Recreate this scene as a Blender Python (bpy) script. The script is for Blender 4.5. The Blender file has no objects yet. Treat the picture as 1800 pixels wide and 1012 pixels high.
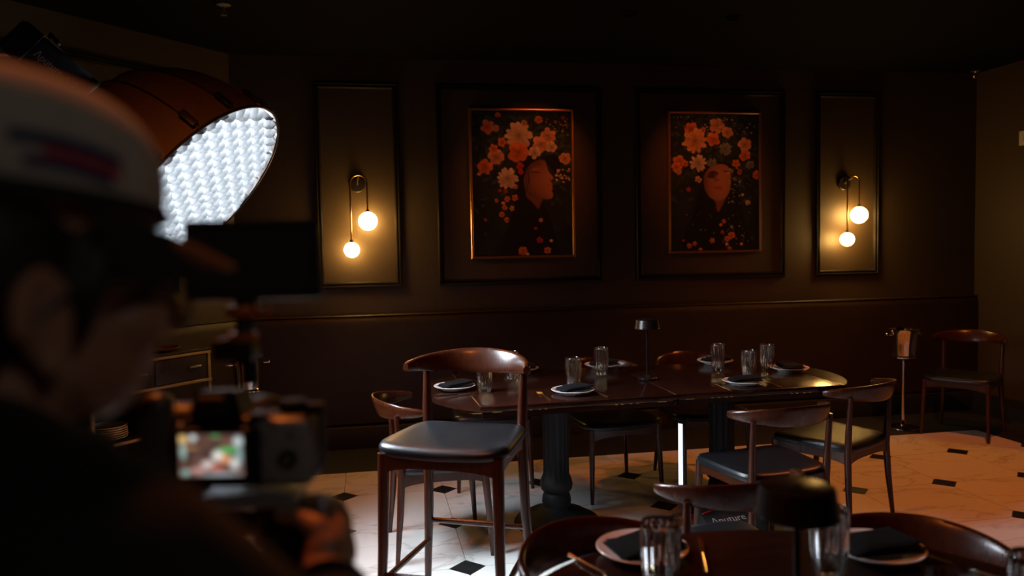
import bpy, bmesh, math, random
import numpy as np
from mathutils import Vector, Matrix

R = math.radians
scene = bpy.context.scene
COL = scene.collection

# ---------------------------------------------------------------- camera, world, exposure
cam_data = bpy.data.cameras.new('camera')
cam = bpy.data.objects.new('camera', cam_data)
COL.objects.link(cam)
scene.camera = cam
cam_data.sensor_width = 36.0
cam_data.lens = 27.314
cam_data.clip_start = 0.02
AX = Vector((0.98326539, -0.18129862, -0.01788834))
AY = Vector((0.02694576, 0.04761917, 0.99850205))
AZ = Vector((-0.18017521, -0.98227452, 0.05170751))
cam.matrix_world = Matrix(((AX.x, AY.x, AZ.x, 0.18656), (AX.y, AY.y, AZ.y, -4.71992),
                           (AX.z, AY.z, AZ.z, 1.47737), (0, 0, 0, 1)))
cam_data.dof.use_dof = True
cam_data.dof.focus_distance = 3.9
cam_data.dof.aperture_fstop = 2.0

world = bpy.data.worlds.new('world')
scene.world = world
world.use_nodes = True
world.node_tree.nodes['Background'].inputs[0].default_value = (1.0, 0.72, 0.5, 1)
world.node_tree.nodes['Background'].inputs[1].default_value = 0.012

vs = scene.view_settings
vs.view_transform = 'Standard'
vs.look = 'None'
vs.exposure = 0.0
vs.gamma = 1.0
vs.use_curve_mapping = False
scene.cycles.use_denoising = True
scene.cycles.sample_clamp_indirect = 12.0
scene.cycles.max_bounces = 10
scene.cycles.transmission_bounces = 10

SCONCE_L = 48.0          # radiance of the sconce globes
SOFTBOX_L = 88.0         # radiance of the softbox diffuser
DOWN_W = 110.0            # watts of a warm ceiling downlight
WARM = (1.0, 0.205, 0.028)
GLOBE = (1.0, 0.55, 0.145)

# ---------------------------------------------------------------- helpers
def node_mat(name):
    m = bpy.data.materials.new(name)
    m.use_nodes = True
    nt = m.node_tree
    return m, nt, nt.nodes['Principled BSDF']

def mat(name, color, rough=0.5, metal=0.0, coat=0.0, spec=0.5, noise=None, bump=None, emit=None, sheen=0.0):
    """noise=(scale, other colour, detail), bump=(scale, strength)"""
    m, nt, b = node_mat(name)
    b.inputs['Base Color'].default_value = (*color, 1)
    b.inputs['Roughness'].default_value = rough
    b.inputs['Metallic'].default_value = metal
    b.inputs['Coat Weight'].default_value = coat
    b.inputs['Coat Roughness'].default_value = 0.12
    b.inputs['Specular IOR Level'].default_value = spec
    b.inputs['Sheen Weight'].default_value = sheen
    if noise or bump:
        tc = nt.nodes.new('ShaderNodeTexCoord')
    if noise:
        n = nt.nodes.new('ShaderNodeTexNoise')
        n.inputs['Scale'].default_value = noise[0]
        n.inputs['Detail'].default_value = noise[2] if len(noise) > 2 else 4
        r = nt.nodes.new('ShaderNodeValToRGB')
        r.color_ramp.elements[0].position = 0.3
        r.color_ramp.elements[1].position = 0.7
        r.color_ramp.elements[0].color = (*color, 1)
        r.color_ramp.elements[1].color = (*noise[1], 1)
        nt.links.new(tc.outputs['Object'], n.inputs['Vector'])
        nt.links.new(n.outputs['Fac'], r.inputs['Fac'])
        nt.links.new(r.outputs['Color'], b.inputs['Base Color'])
    if bump:
        n2 = nt.nodes.new('ShaderNodeTexNoise')
        n2.inputs['Scale'].default_value = bump[0]
        n2.inputs['Detail'].default_value = 3
        bp = nt.nodes.new('ShaderNodeBump')
        bp.inputs['Strength'].default_value = bump[1]
        bp.inputs['Distance'].default_value = 0.004
        nt.links.new(tc.outputs['Object'], n2.inputs['Vector'])
        nt.links.new(n2.outputs['Fac'], bp.inputs['Height'])
        nt.links.new(bp.outputs['Normal'], b.inputs['Normal'])
    if emit:
        b.inputs['Emission Color'].default_value = (*emit[0], 1)
        b.inputs['Emission Strength'].default_value = emit[1]
    return m

def wood_mat(name, c1, c2, rough, scale=(1, 14, 14), coat=0.3):
    m, nt, b = node_mat(name)
    tc = nt.nodes.new('ShaderNodeTexCoord')
    mp = nt.nodes.new('ShaderNodeMapping')
    mp.inputs['Scale'].default_value = scale
    n = nt.nodes.new('ShaderNodeTexNoise')
    n.inputs['Scale'].default_value = 5
    n.inputs['Detail'].default_value = 8
    n.inputs['Distortion'].default_value = 0.6
    r = nt.nodes.new('ShaderNodeValToRGB')
    r.color_ramp.elements[0].position = 0.35
    r.color_ramp.elements[1].position = 0.68
    r.color_ramp.elements[0].color = (*c1, 1)
    r.color_ramp.elements[1].color = (*c2, 1)
    nt.links.new(tc.outputs['Object'], mp.inputs['Vector'])
    nt.links.new(mp.outputs['Vector'], n.inputs['Vector'])
    nt.links.new(n.outputs['Fac'], r.inputs['Fac'])
    nt.links.new(r.outputs['Color'], b.inputs['Base Color'])
    bp = nt.nodes.new('ShaderNodeBump')
    bp.inputs['Strength'].default_value = 0.08
    bp.inputs['Distance'].default_value = 0.002
    nt.links.new(n.outputs['Fac'], bp.inputs['Height'])
    nt.links.new(bp.outputs['Normal'], b.inputs['Normal'])
    b.inputs['Roughness'].default_value = rough
    b.inputs['Coat Weight'].default_value = coat
    b.inputs['Coat Roughness'].default_value = 0.15
    return m

def col_mat(name, rough=0.5, emit=0.0):
    """flat print: colours from the mesh's colour attribute"""
    m, nt, b = node_mat(name)
    a = nt.nodes.new('ShaderNodeAttribute')
    a.attribute_name = 'print'
    nt.links.new(a.outputs['Color'], b.inputs['Base Color'])
    b.inputs['Roughness'].default_value = rough
    b.inputs['Specular IOR Level'].default_value = 0.15
    if emit:
        nt.links.new(a.outputs['Color'], b.inputs['Emission Color'])
        b.inputs['Emission Strength'].default_value = emit
        b.inputs['Base Color'].default_value = (0, 0, 0, 1)
    return m

class MB:
    """collects shapes, builds ONE mesh object"""
    def __init__(s):
        s.v = []
        s.f = []
    def add(s, v, f, M=None):
        o = len(s.v)
        if M is not None:
            v = [M @ Vector(p) for p in v]
        s.v += [tuple(p) for p in v]
        s.f += [tuple(o + i for i in q) for q in f]
        return s
    def box(s, c, d, M=None, bev=0.0):
        x, y, z = (q / 2 for q in d)
        if bev <= 0:
            v = [(c[0] + a * x, c[1] + b * y, c[2] + e * z) for a in (-1, 1) for b in (-1, 1) for e in (-1, 1)]
            f = [(0, 1, 3, 2), (4, 6, 7, 5), (0, 4, 5, 1), (2, 3, 7, 6), (0, 2, 6, 4), (1, 5, 7, 3)]
            return s.add(v, f, M)
        bm = bmesh.new()
        bmesh.ops.create_cube(bm, size=1.0)
        for q in bm.verts:
            q.co = Vector((q.co.x * d[0], q.co.y * d[1], q.co.z * d[2]))
        bmesh.ops.bevel(bm, geom=bm.edges[:], offset=bev, segments=3, profile=0.5, affect='EDGES')
        bm.verts.index_update()
        v = [(q.co.x + c[0], q.co.y + c[1], q.co.z + c[2]) for q in bm.verts]
        f = [tuple(l.vert.index for l in q.loops) for q in bm.faces]
        bm.free()
        return s.add(v, f, M)
    def lathe(s, prof, n=32, M=None, close=False, wob=None):
        v, f = [], []
        m = len(prof)
        for i in range(n):
            a = 2 * math.pi * i / n
            for k, (r, z) in enumerate(prof):
                rr = r * (wob(a, k) if wob else 1)
                v.append((rr * math.cos(a), rr * math.sin(a), z))
        for i in range(n):
            j = (i + 1) % n
            for k in range(m - 1 + (1 if close else 0)):
                k2 = (k + 1) % m
                f.append((i * m + k, j * m + k, j * m + k2, i * m + k2))
        if not close:
            for k, rev in ((0, True), (m - 1, False)):
                if prof[k][0] > 1e-6:
                    ring = [i * m + k for i in range(n)]
                    f.append(tuple(reversed(ring)) if rev else tuple(ring))
        return s.add(v, f, M)
    def tube(s, path, rad, n=10, M=None, caps=True, closed=False):
        P = [Vector(p) for p in path]
        k = len(P)
        if not hasattr(rad, '__len__'):
            rad = [rad] * k
        v, f = [], []
        prev = None
        for i, p in enumerate(P):
            if closed:
                t = (P[(i + 1) % k] - P[i - 1]).normalized()
            else:
                t = (P[min(i + 1, k - 1)] - P[max(i - 1, 0)]).normalized()
            if prev is None:
                u = t.orthogonal().normalized()
            else:
                u = (prev - t * prev.dot(t)).normalized()
            prev = u
            w = t.cross(u)
            for j in range(n):
                a = 2 * math.pi * j / n
                v.append(p + (u * math.cos(a) + w * math.sin(a)) * rad[i])
        for i in range(k if closed else k - 1):
            i2 = (i + 1) % k
            for j in range(n):
                j2 = (j + 1) % n
                f.append((i * n + j, i * n + j2, i2 * n + j2, i2 * n + j))
        if caps and not closed:
            f.append(tuple(range(n - 1, -1, -1)))
            f.append(tuple((k - 1) * n + j for j in range(n)))
        return s.add(v, f, M)
    def loft(s, rings, M=None, cap=True, closed=False):
        n = len(rings[0])
        v = [p for r in rings for p in r]
        f = []
        k = len(rings)
        for i in range(k if closed else k - 1):
            i2 = (i + 1) % k
            for j in range(n):
                j2 = (j + 1) % n
                f.append((i * n + j, i * n + j2, i2 * n + j2, i2 * n + j))
        if cap and not closed:
            f.append(tuple(range(n - 1, -1, -1)))
            f.append(tuple((k - 1) * n + j for j in range(n)))
        return s.add(v, f, M)
    def prism(s, poly, z0, z1, M=None):
        n = len(poly)
        v = [(x, y, z0) for x, y in poly] + [(x, y, z1) for x, y in poly]
        f = [tuple(range(n - 1, -1, -1)), tuple(range(n, 2 * n))]
        f += [(i, (i + 1) % n, n + (i + 1) % n, n + i) for i in range(n)]
        return s.add(v, f, M)
    def ball(s, c, r, n=16, m=10, M=None):
        r = r if hasattr(r, '__len__') else (r, r, r)
        T = Matrix.Translation(c) @ Matrix.Diagonal((*r, 1))
        prof = [(math.sin(math.pi * k / m), -math.cos(math.pi * k / m)) for k in range(m + 1)]
        prof[0] = (1e-4, -1)
        prof[-1] = (1e-4, 1)
        return s.lathe(prof, n, (M @ T) if M is not None else T)
    def data(s, name, sharp=35, flat=False):
        me = bpy.data.meshes.new(name)
        me.from_pydata(s.v, [], s.f)
        me.validate()
        bm = bmesh.new()
        bm.from_mesh(me)
        bmesh.ops.recalc_face_normals(bm, faces=bm.faces[:])
        bm.to_mesh(me)
        bm.free()
        if not flat:
            me.polygons.foreach_set('use_smooth', [True] * len(me.polygons))
            me.set_sharp_from_angle(angle=R(sharp))
        me.update()
        return me
    def build(s, name, m, parent=None, sharp=35, flat=False):
        me = s.data(name, sharp, flat)
        return link(name, me, m, parent)

def link(name, me, m, parent=None):
    if m is not None and not me.materials:
        me.materials.append(m)
    o = bpy.data.objects.new(name, me)
    COL.objects.link(o)
    o.parent = parent
    return o

def tag(o, label=None, cat=None, group=None, kind=None):
    if label: o['label'] = label
    if cat: o['category'] = cat
    if group: o['group'] = group
    if kind: o['kind'] = kind
    return o

def empty(name, loc=(0, 0, 0), rz=0.0):
    o = bpy.data.objects.new(name, None)
    o.empty_display_size = 0.05
    COL.objects.link(o)
    o.location = loc
    o.rotation_euler = (0, 0, rz)
    return o

CHILDREN = {}
def copy_tree(o, parent=None):
    c = o.copy()
    COL.objects.link(c)
    c.parent = parent
    for ch in [q for q in bpy.data.objects if q.parent == o and q is not c]:
        copy_tree(ch, c)
    return c

def T(x, y, z): return Matrix.Translation((x, y, z))
def RZ(a): return Matrix.Rotation(a, 4, 'Z')
def RX(a): return Matrix.Rotation(a, 4, 'X')
def RY(a): return Matrix.Rotation(a, 4, 'Y')

def frame_to(z_axis, origin=(0, 0, 0), up=(0, 0, 1)):
    """matrix whose local Z points along z_axis"""
    z = Vector(z_axis).normalized()
    x = Vector(up).cross(z).normalized()
    y = z.cross(x)
    return Matrix(((x.x, y.x, z.x, origin[0]), (x.y, y.y, z.y, origin[1]), (x.z, y.z, z.z, origin[2]), (0, 0, 0, 1)))

def remesh(o, voxel, smooth_it=4, factor=0.6):
    md = o.modifiers.new('r', 'REMESH')
    md.mode = 'VOXEL'
    md.voxel_size = voxel
    sm = o.modifiers.new('s', 'SMOOTH')
    sm.factor = factor
    sm.iterations = smooth_it
    dg = bpy.context.evaluated_depsgraph_get()
    me = bpy.data.meshes.new_from_object(o.evaluated_get(dg))
    old = o.data
    o.modifiers.clear()
    me.polygons.foreach_set('use_smooth', [True] * len(me.polygons))
    o.data = me
    if not me.materials and old.materials:
        me.materials.append(old.materials[0])
    return o

def text_mesh(body, size, name, m, parent, M, extrude=0.0004, shear=0.0):
    cu = bpy.data.curves.new('t', 'FONT')
    cu.body = body
    cu.size = size
    cu.extrude = extrude
    cu.shear = shear
    cu.align_x = 'CENTER'
    cu.align_y = 'CENTER'
    cu.resolution_u = 3
    to = bpy.data.objects.new('t', cu)
    COL.objects.link(to)
    dg = bpy.context.evaluated_depsgraph_get()
    me = bpy.data.meshes.new_from_object(to.evaluated_get(dg))
    bpy.data.objects.remove(to)
    me.transform(M)
    me.materials.clear()
    return link(name, me, m, parent)

# ---------------------------------------------------------------- materials
def marble():
    m, nt, b = node_mat('white marble')
    geo = nt.nodes.new('ShaderNodeNewGeometry')
    oi = nt.nodes.new('ShaderNodeObjectInfo')
    mul = nt.nodes.new('ShaderNodeVectorMath'); mul.operation = 'MULTIPLY_ADD'
    sc = nt.nodes.new('ShaderNodeMath'); sc.operation = 'MULTIPLY'; sc.inputs[1].default_value = 37.0
    nt.links.new(oi.outputs['Random'], sc.inputs[0])
    comb = nt.nodes.new('ShaderNodeCombineXYZ')
    for k in range(3): nt.links.new(sc.outputs[0], comb.inputs[k])
    nt.links.new(geo.outputs['Position'], mul.inputs[0])
    mul.inputs[1].default_value = (1.0, 2.4, 1.0)
    nt.links.new(comb.outputs[0], mul.inputs[2])
    n = nt.nodes.new('ShaderNodeTexNoise')
    n.inputs['Scale'].default_value = 1.15
    n.inputs['Detail'].default_value = 7
    n.inputs['Roughness'].default_value = 0.55
    n.inputs['Distortion'].default_value = 0.9
    nt.links.new(mul.outputs[0], n.inputs['Vector'])
    sub = nt.nodes.new('ShaderNodeMath'); sub.operation = 'SUBTRACT'; sub.inputs[1].default_value = 0.5
    ab = nt.nodes.new('ShaderNodeMath'); ab.operation = 'ABSOLUTE'
    nt.links.new(n.outputs['Fac'], sub.inputs[0]); nt.links.new(sub.outputs[0], ab.inputs[0])
    r = nt.nodes.new('ShaderNodeValToRGB')
    e = r.color_ramp.elements
    e[0].position = 0.0; e[0].color = (0.50, 0.48, 0.45, 1)
    e[1].position = 0.022; e[1].color = (0.77, 0.755, 0.72, 1)
    q = e.new(0.006); q.color = (0.66, 0.64, 0.605, 1)
    nt.links.new(ab.outputs[0], r.inputs['Fac'])
    nt.links.new(r.outputs['Color'], b.inputs['Base Color'])
    b.inputs['Roughness'].default_value = 0.3
    return m

def glass_mat(name, tint=(1, 1, 1)):
    m, nt, b = node_mat(name)
    b.inputs['Base Color'].default_value = (*tint, 1)
    b.inputs['Transmission Weight'].default_value = 1.0
    b.inputs['Roughness'].default_value = 0.025
    b.inputs['IOR'].default_value = 1.52
    b.inputs['Coat Weight'].default_value = 0.6
    b.inputs['Coat Roughness'].default_value = 0.12
    return m

M_WALL = mat('brown wall paint', (0.049, 0.032, 0.0155), 0.5, noise=(60, (0.055, 0.036, 0.0175), 2), bump=(180, 0.12))
M_CEIL = mat('black ceiling paint', (0.0035, 0.0035, 0.0035), 0.9, spec=0.1, bump=(90, 0.1))
M_LEATHER_WALL = mat('dark brown leather', (0.020, 0.010, 0.0065), 0.5, noise=(9, (0.028, 0.014, 0.009), 6), bump=(220, 0.35))
M_TRIM = mat('black brown moulding', (0.012, 0.009, 0.007), 0.33, bump=(60, 0.03))
M_BASE = mat('black skirting', (0.01, 0.009, 0.008), 0.55, bump=(60, 0.05))
M_BORDER = mat('black border stone', (0.008, 0.008, 0.008), 0.6, noise=(14, (0.013, 0.012, 0.012), 6))
M_GROUT = mat('grey grout', (0.25, 0.23, 0.21), 0.9, bump=(150, 0.2))
M_MARBLE = marble()
M_INSET = mat('black marble inset', (0.008, 0.008, 0.009), 0.3, noise=(20, (0.02, 0.02, 0.02), 6))
M_WOOD = wood_mat('dark walnut chair wood', (0.034, 0.0076, 0.0024), (0.052, 0.012, 0.0037), 0.27, (14, 14, 1.2), 0.0)
M_TABLE = wood_mat('dark mahogany table top', (0.014, 0.0045, 0.003), (0.030, 0.0095, 0.006), 0.17, (1.0, 16, 16), 0.0)
M_SEAT = mat('black seat leather', (0.006, 0.0082, 0.0105), 0.34, noise=(7, (0.0095, 0.0125, 0.0155), 5), bump=(260, 0.18))
M_IRON = mat('black cast iron', (0.005, 0.005, 0.0053), 0.6, spec=0.3, noise=(40, (0.008, 0.008, 0.0085), 5), bump=(90, 0.25))
M_BRASS = mat('brass', (0.8, 0.55, 0.2), 0.3, 1.0, bump=(120, 0.05))
M_GOLD = mat('gold cutlery', (0.85, 0.62, 0.32), 0.22, 1.0, bump=(200, 0.03))
M_BRONZE = mat('aged brass tube', (0.42, 0.24, 0.11), 0.34, 1.0, bump=(90, 0.05))
M_DARKMETAL = mat('dark bronze', (0.03, 0.022, 0.018), 0.4, 0.6, bump=(90, 0.05))
M_STEEL = mat('polished steel', (0.66, 0.6, 0.55), 0.1, 1.0, bump=(30, 0.03))
M_CHINA = mat('white glazed china', (0.86, 0.86, 0.85), 0.15, noise=(8, (0.88, 0.88, 0.87), 2))
M_NAPKIN = mat('black linen', (0.0035, 0.0042, 0.0055), 0.9, spec=0.15, noise=(60, (0.006, 0.007, 0.0085), 3), bump=(420, 0.4))
M_LAMP = mat('black lamp metal', (0.016, 0.015, 0.014), 0.32, 0.4, bump=(160, 0.03))
M_LAMPLENS = mat('lamp diffuser', (0.5, 0.48, 0.45), 0.5, noise=(20, (0.55, 0.53, 0.5), 2))
M_GLASS = glass_mat('clear glass')
M_GLOBE = mat('lit opal globe', (0.9, 0.85, 0.75), 0.4, emit=(GLOBE, SCONCE_L))
M_FABRIC = mat('black softbox fabric', (0.11, 0.08, 0.07), 0.5, noise=(30, (0.13, 0.095, 0.08), 4), bump=(300, 0.25))
M_DIFF = mat('lit softbox diffuser', (0.9, 0.9, 0.9), 0.6, emit=((0.80, 0.90, 1.0), SOFTBOX_L))
M_GRID = mat('fabric grid', (0.044, 0.046, 0.048), 0.75, noise=(25, (0.06, 0.06, 0.06), 3), bump=(200, 0.3))
M_SILVER = mat('brushed silver', (0.6, 0.6, 0.62), 0.3, 1.0, bump=(90, 0.05))
M_BLACKPL = mat('black plastic', (0.012, 0.012, 0.013), 0.42, bump=(260, 0.1))
M_GREYPL = mat('dark grey plastic', (0.05, 0.052, 0.056), 0.38, bump=(260, 0.1))
M_LIGHTPL = mat('light grey metal', (0.42, 0.43, 0.45), 0.35, 0.6, bump=(160, 0.05))
M_CAMSHEEN = mat('camera back with painted reflection', (0.30, 0.31, 0.33), 0.3, bump=(260, 0.1))  # paler grey stands in for light reflected off the dark camera back
M_RUBBER = mat('black rubber', (0.01, 0.01, 0.011), 0.7, bump=(300, 0.3))
M_ORANGE = mat('orange anodised clamp', (0.55, 0.14, 0.03), 0.35, 0.4, bump=(120, 0.05))
M_RED = mat('red trim', (0.65, 0.02, 0.02), 0.45, bump=(200, 0.1))
M_BAG = mat('black nylon', (0.03, 0.032, 0.036), 0.6, noise=(30, (0.04, 0.042, 0.047), 3), bump=(420, 0.35))
M_WHITEINK = mat('white print', (0.8, 0.8, 0.8), 0.6, noise=(40, (0.76, 0.76, 0.76), 2))
M_LEDTUBE = mat('lit tube', (0.9, 0.9, 0.9), 0.4, emit=((0.62, 0.78, 1.0), 3.2))
M_SKIN = mat('skin', (0.36, 0.19, 0.13), 0.5, noise=(30, (0.40, 0.21, 0.145), 4), bump=(220, 0.15))
M_HAIR = mat('black hair', (0.008, 0.007, 0.006), 0.5, bump=(160, 0.6))
M_JACKET = mat('black jacket cloth', (0.008, 0.008, 0.009), 0.9, noise=(25, (0.012, 0.012, 0.013), 3), bump=(200, 0.4))
M_TROUSER = mat('dark grey trousers', (0.012, 0.012, 0.014), 0.9, noise=(25, (0.016, 0.016, 0.018), 3), bump=(300, 0.3))
M_CAP = mat('pale grey cotton', (0.42, 0.40, 0.37), 0.9, noise=(40, (0.47, 0.44, 0.41), 3), bump=(320, 0.4))
M_CAPBRIM = mat('black cap brim', (0.01, 0.01, 0.012), 0.85, bump=(320, 0.4))
M_CARTWOOD = mat('dark cart panel', (0.02, 0.014, 0.012), 0.4, noise=(12, (0.028, 0.018, 0.014), 5))
M_CARTTRIM = mat('pale gold trim', (0.5, 0.38, 0.2), 0.38, 0.7, bump=(90, 0.05))
M_COPPER = mat('copper tray', (0.75, 0.36, 0.16), 0.18, 1.0, bump=(60, 0.05))
M_FRAME = mat('copper picture frame', (0.6, 0.27, 0.11), 0.3, 0.9, bump=(120, 0.05))
M_PRINT = col_mat('art print', 0.8)
M_SCREEN = col_mat('camera screen', 0.3, 0.9)
M_LOGO = col_mat('cap patch', 0.8)
M_EYE = mat('eye', (0.25, 0.22, 0.2), 0.3, noise=(40, (0.3, 0.26, 0.24), 2))
M_LENS = mat('lens glass', (0.01, 0.01, 0.02), 0.05, coat=1.0, bump=(5, 0.01))
M_INDICATOR = mat('indicator light', (0.6, 0.6, 0.2), 0.4, emit=((0.8, 0.85, 0.25), 1.2))
M_PLATEPL = mat('off white wall plate', (0.55, 0.52, 0.48), 0.4, bump=(120, 0.03))

# ---------------------------------------------------------------- the room
YW, XR, ZC = 1.2, 5.366, 2.9
P0 = Vector((-0.765, YW, 0)); EL = Vector((-0.663, -0.749, 0)).normalized(); NL = Vector((-EL.y, EL.x, 0))   # diagonal wall: run and room-side normal
NL = Vector((0.749, -0.663, 0)).normalized()
LEND = P0 + EL * 4.4

def wall(name, a, b, n_in, label):
    """a wall of 0.12 m between floor points a and b; n_in points into the room"""
    m = MB()
    o = -n_in * 0.12
    poly = [a, b, b + o, a + o]
    m.prism([(p.x, p.y) for p in poly], 0, ZC)
    w = m.build(name, M_WALL)
    tag(w, label, 'wall', kind='structure')
    return w
VB = lambda x, y: Vector((x, y, 0))
wall_back = wall('wall_back', VB(P0.x, YW), VB(XR, YW), Vector((0, -1, 0)), 'dark brown back wall with moulded panels and lamps')
wall_left = wall('wall_left', P0, LEND, NL, 'dark brown angled wall behind the softbox')
wall_right = wall('wall_right', VB(XR, YW), VB(XR, -8), Vector((-1, 0, 0)), 'dark brown wall at the right end')
wall_far_left = wall('wall_far_left', LEND, VB(LEND.x, -8), Vector((1, 0, 0)), 'dark brown wall on the near left side')
wall_rear = wall('wall_rear', VB(LEND.x, -8), VB(XR, -8), Vector((0, 1, 0)), 'dark brown wall behind the camera')
c = MB().prism([(P0.x - .1, YW + .12), (XR + .12, YW + .12), (XR + .12, -8.12), (LEND.x - .12, -8.12), (LEND.x - .12, LEND.y)], ZC, ZC + .1).build('ceiling', M_CEIL)
tag(c, 'matt black ceiling over the dining room', 'ceiling', kind='structure')

def moulding(name, origin, ex, w, h, n_in, z0, label):
    """a mitred picture-frame moulding; ex runs along the wall, z0 is its lower edge"""
    prof = [(0, 0), (0, .016), (.005, .025), (.013, .026), (.018, .015), (.024, .014), (.029, .021), (.035, .02), (.041, .008), (.044, 0)]
    rings = []
    for sx, sz in ((0, 0), (1, 0), (1, 1), (0, 1)):
        ring = []
        for u, hh in prof:
            x = (u if sx == 0 else w - u)
            z = (u if sz == 0 else h - u)
            ring.append(origin + ex * x + Vector((0, 0, z0 + z)) + n_in * hh)
        rings.append(ring)
    m = MB()
    m.loft(rings, cap=False, closed=True)
    o = m.build(name, M_TRIM, sharp=25)
    tag(o, label, 'moulding', kind='structure')
    return o
NB = Vector((0, -1, 0)); EX = Vector((1, 0, 0))
for i, (x0, x1, lab) in enumerate(((-.184, .43, 'narrow black moulding frame around the wall lamp nearest the softbox'),
                                  (.709, 2.010, 'wide black moulding frame around the profile portrait'),
                                  (2.284, 3.57, 'wide black moulding frame around the front facing portrait'),
                                  (3.848, 4.426, 'narrow black moulding frame around the wall lamp at the right'))):
    moulding('trim_%d' % (i + 1), Vector((x0, YW, 0)), EX, x1 - x0, 2.713 - 1.2, NB, 1.2, lab)
moulding('trim_5', P0 + EL * 0.478, EL, 1.75, 2.685 - 1.215, NL, 1.215, 'black moulding frame on the angled wall behind the softbox')

def wainscot(n, a, ex, L, n_in, side, lab):
    """padded leather lower wall with a rounded top and a black skirting"""
    def sweep(prof, name, m):
        rings = [[a + ex * t + n_in * u + Vector((0, 0, z)) for u, z in prof] for t in (0, L)]
        return MB().loft(rings).build(name, m)
    pad = sweep([(0, .17), (.035, .17), (.05, .185), (.054, .5), (.052, .93), (.046, .965), (.036, .982), (.0, .986)], 'wainscot_' + side, M_LEATHER_WALL)
    tag(pad, lab, 'wainscot', kind='structure')
    sk = sweep([(0, 0), (.07, 0), (.07, .15), (.062, .165), (0, .17)], 'baseboard_' + side, M_BASE)
    tag(sk, 'black skirting board below the leather wainscot, %s wall' % side, 'baseboard', kind='structure')
    cap = sweep([(.0, .986), (.040, .984), (.046, .990), (.040, .997), (0, .997)], 'trim_%d' % n, M_LEATHER_WALL)
    tag(cap, 'thin dark capping strip on top of the wainscot, %s wall' % side, 'trim', kind='structure')
wainscot(6, Vector((P0.x, YW, 0)), EX, XR - P0.x, NB, 'back', 'dark brown leather wainscot along the back wall')
wainscot(7, P0, EL, 4.4, NL, 'left', 'dark brown leather wainscot along the angled wall')
tag(MB().box((XR - .03, -3.4, .08), (.06, 9.2, .16)).build('baseboard_right', M_BASE), 'black skirting board along the right wall', 'baseboard', kind='structure')

# floor: grout bed, marble octagons with black square insets, black border
fl = MB().prism([(P0.x - .1, YW + .12), (XR + .12, YW + .12), (XR + .12, -8.12), (LEND.x - .12, -8.12), (LEND.x - .12, LEND.y)], -.08, -.004).build('floor', M_GROUT)
tag(fl, 'white veined marble floor with small black inset diamonds', 'floor', kind='structure')
S, CUT, GAP = 0.6, 0.086, 0.0018
TOP_Y, RIGHT_X, LEFT_D = 0.505, 4.79, 0.60
PLANES = [(Vector((0, -1)), -TOP_Y), (Vector((-1, 0)), -RIGHT_X), (Vector((NL.x, NL.y)), NL.x * P0.x + NL.y * P0.y + LEFT_D)]
def clip(poly):
    hit = False
    for n, d in PLANES:
        out = []
        for i in range(len(poly)):
            p, q = Vector(poly[i]), Vector(poly[(i + 1) % len(poly)])
            a, b = n.dot(p) - d, n.dot(q) - d
            if a >= 0: out.append((p.x, p.y))
            if (a >= 0) != (b >= 0):
                r = p + (q - p) * (a / (a - b)); out.append((r.x, r.y)); hit = True
            elif a < 0: hit = True
        poly = out
        if len(poly) < 3: return None, True
    return poly, hit
g = GAP
oct_poly = [(CUT + g * .4, g), (S - CUT - g * .4, g), (S - g, CUT + g * .4), (S - g, S - CUT - g * .4), (S - CUT - g * .4, S - g), (CUT + g * .4, S - g), (g, S - CUT - g * .4), (g, CUT + g * .4)]
k = CUT - g * 1.5
dia_poly = [(-k, 0), (0, -k), (k, 0), (0, k)]
me_oct = MB().prism(oct_poly, -.012, 0).data('marble_tile', flat=True); me_oct.materials.append(M_MARBLE)
me_dia = MB().prism(dia_poly, -.012, 0).data('inset_tile', flat=True); me_dia.materials.append(M_INSET)
for name, base, me0, m in (('marble_tile', oct_poly, me_oct, M_MARBLE), ('inset_tile', dia_poly, me_dia, M_INSET)):
    for i in range(-6, 9):
        for j in range(-11, 2):
            ox, oy = i * S, j * S
            poly, hit = clip([(x + ox, y + oy) for x, y in base])
            if poly is None: continue
            if not hit:
                o = bpy.data.objects.new(name, me0); COL.objects.link(o); o.location = (ox, oy, 0); o.parent = fl
            else:
                MB().prism(poly, -.012, 0).build(name, m, fl, flat=True)
# black border between the tile field and the walls
dl = P0 + NL * LEFT_D
tq = (TOP_Y - dl.y) / EL.y
inner = [(RIGHT_X, -7.2), (RIGHT_X, TOP_Y), (dl.x + EL.x * tq, TOP_Y), (dl.x + EL.x * 4.4, dl.y + EL.y * 4.4)]
outer = [(XR, -7.2), (XR, YW), (P0.x, YW), (LEND.x, LEND.y)]
mb = MB()
for i in range(3):
    mb.prism([inner[i], inner[i + 1], outer[i + 1], outer[i]], -.012, -.0005)
mb.build('border', M_BORDER, fl, flat=True)
mb = MB().prism([(LEND.x, -8), (XR, -8), (XR, -7.2), (LEND.x, -7.2)], -.012, -.0005)
mb.build('rear_floor', M_BORDER, fl, flat=True)

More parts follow.
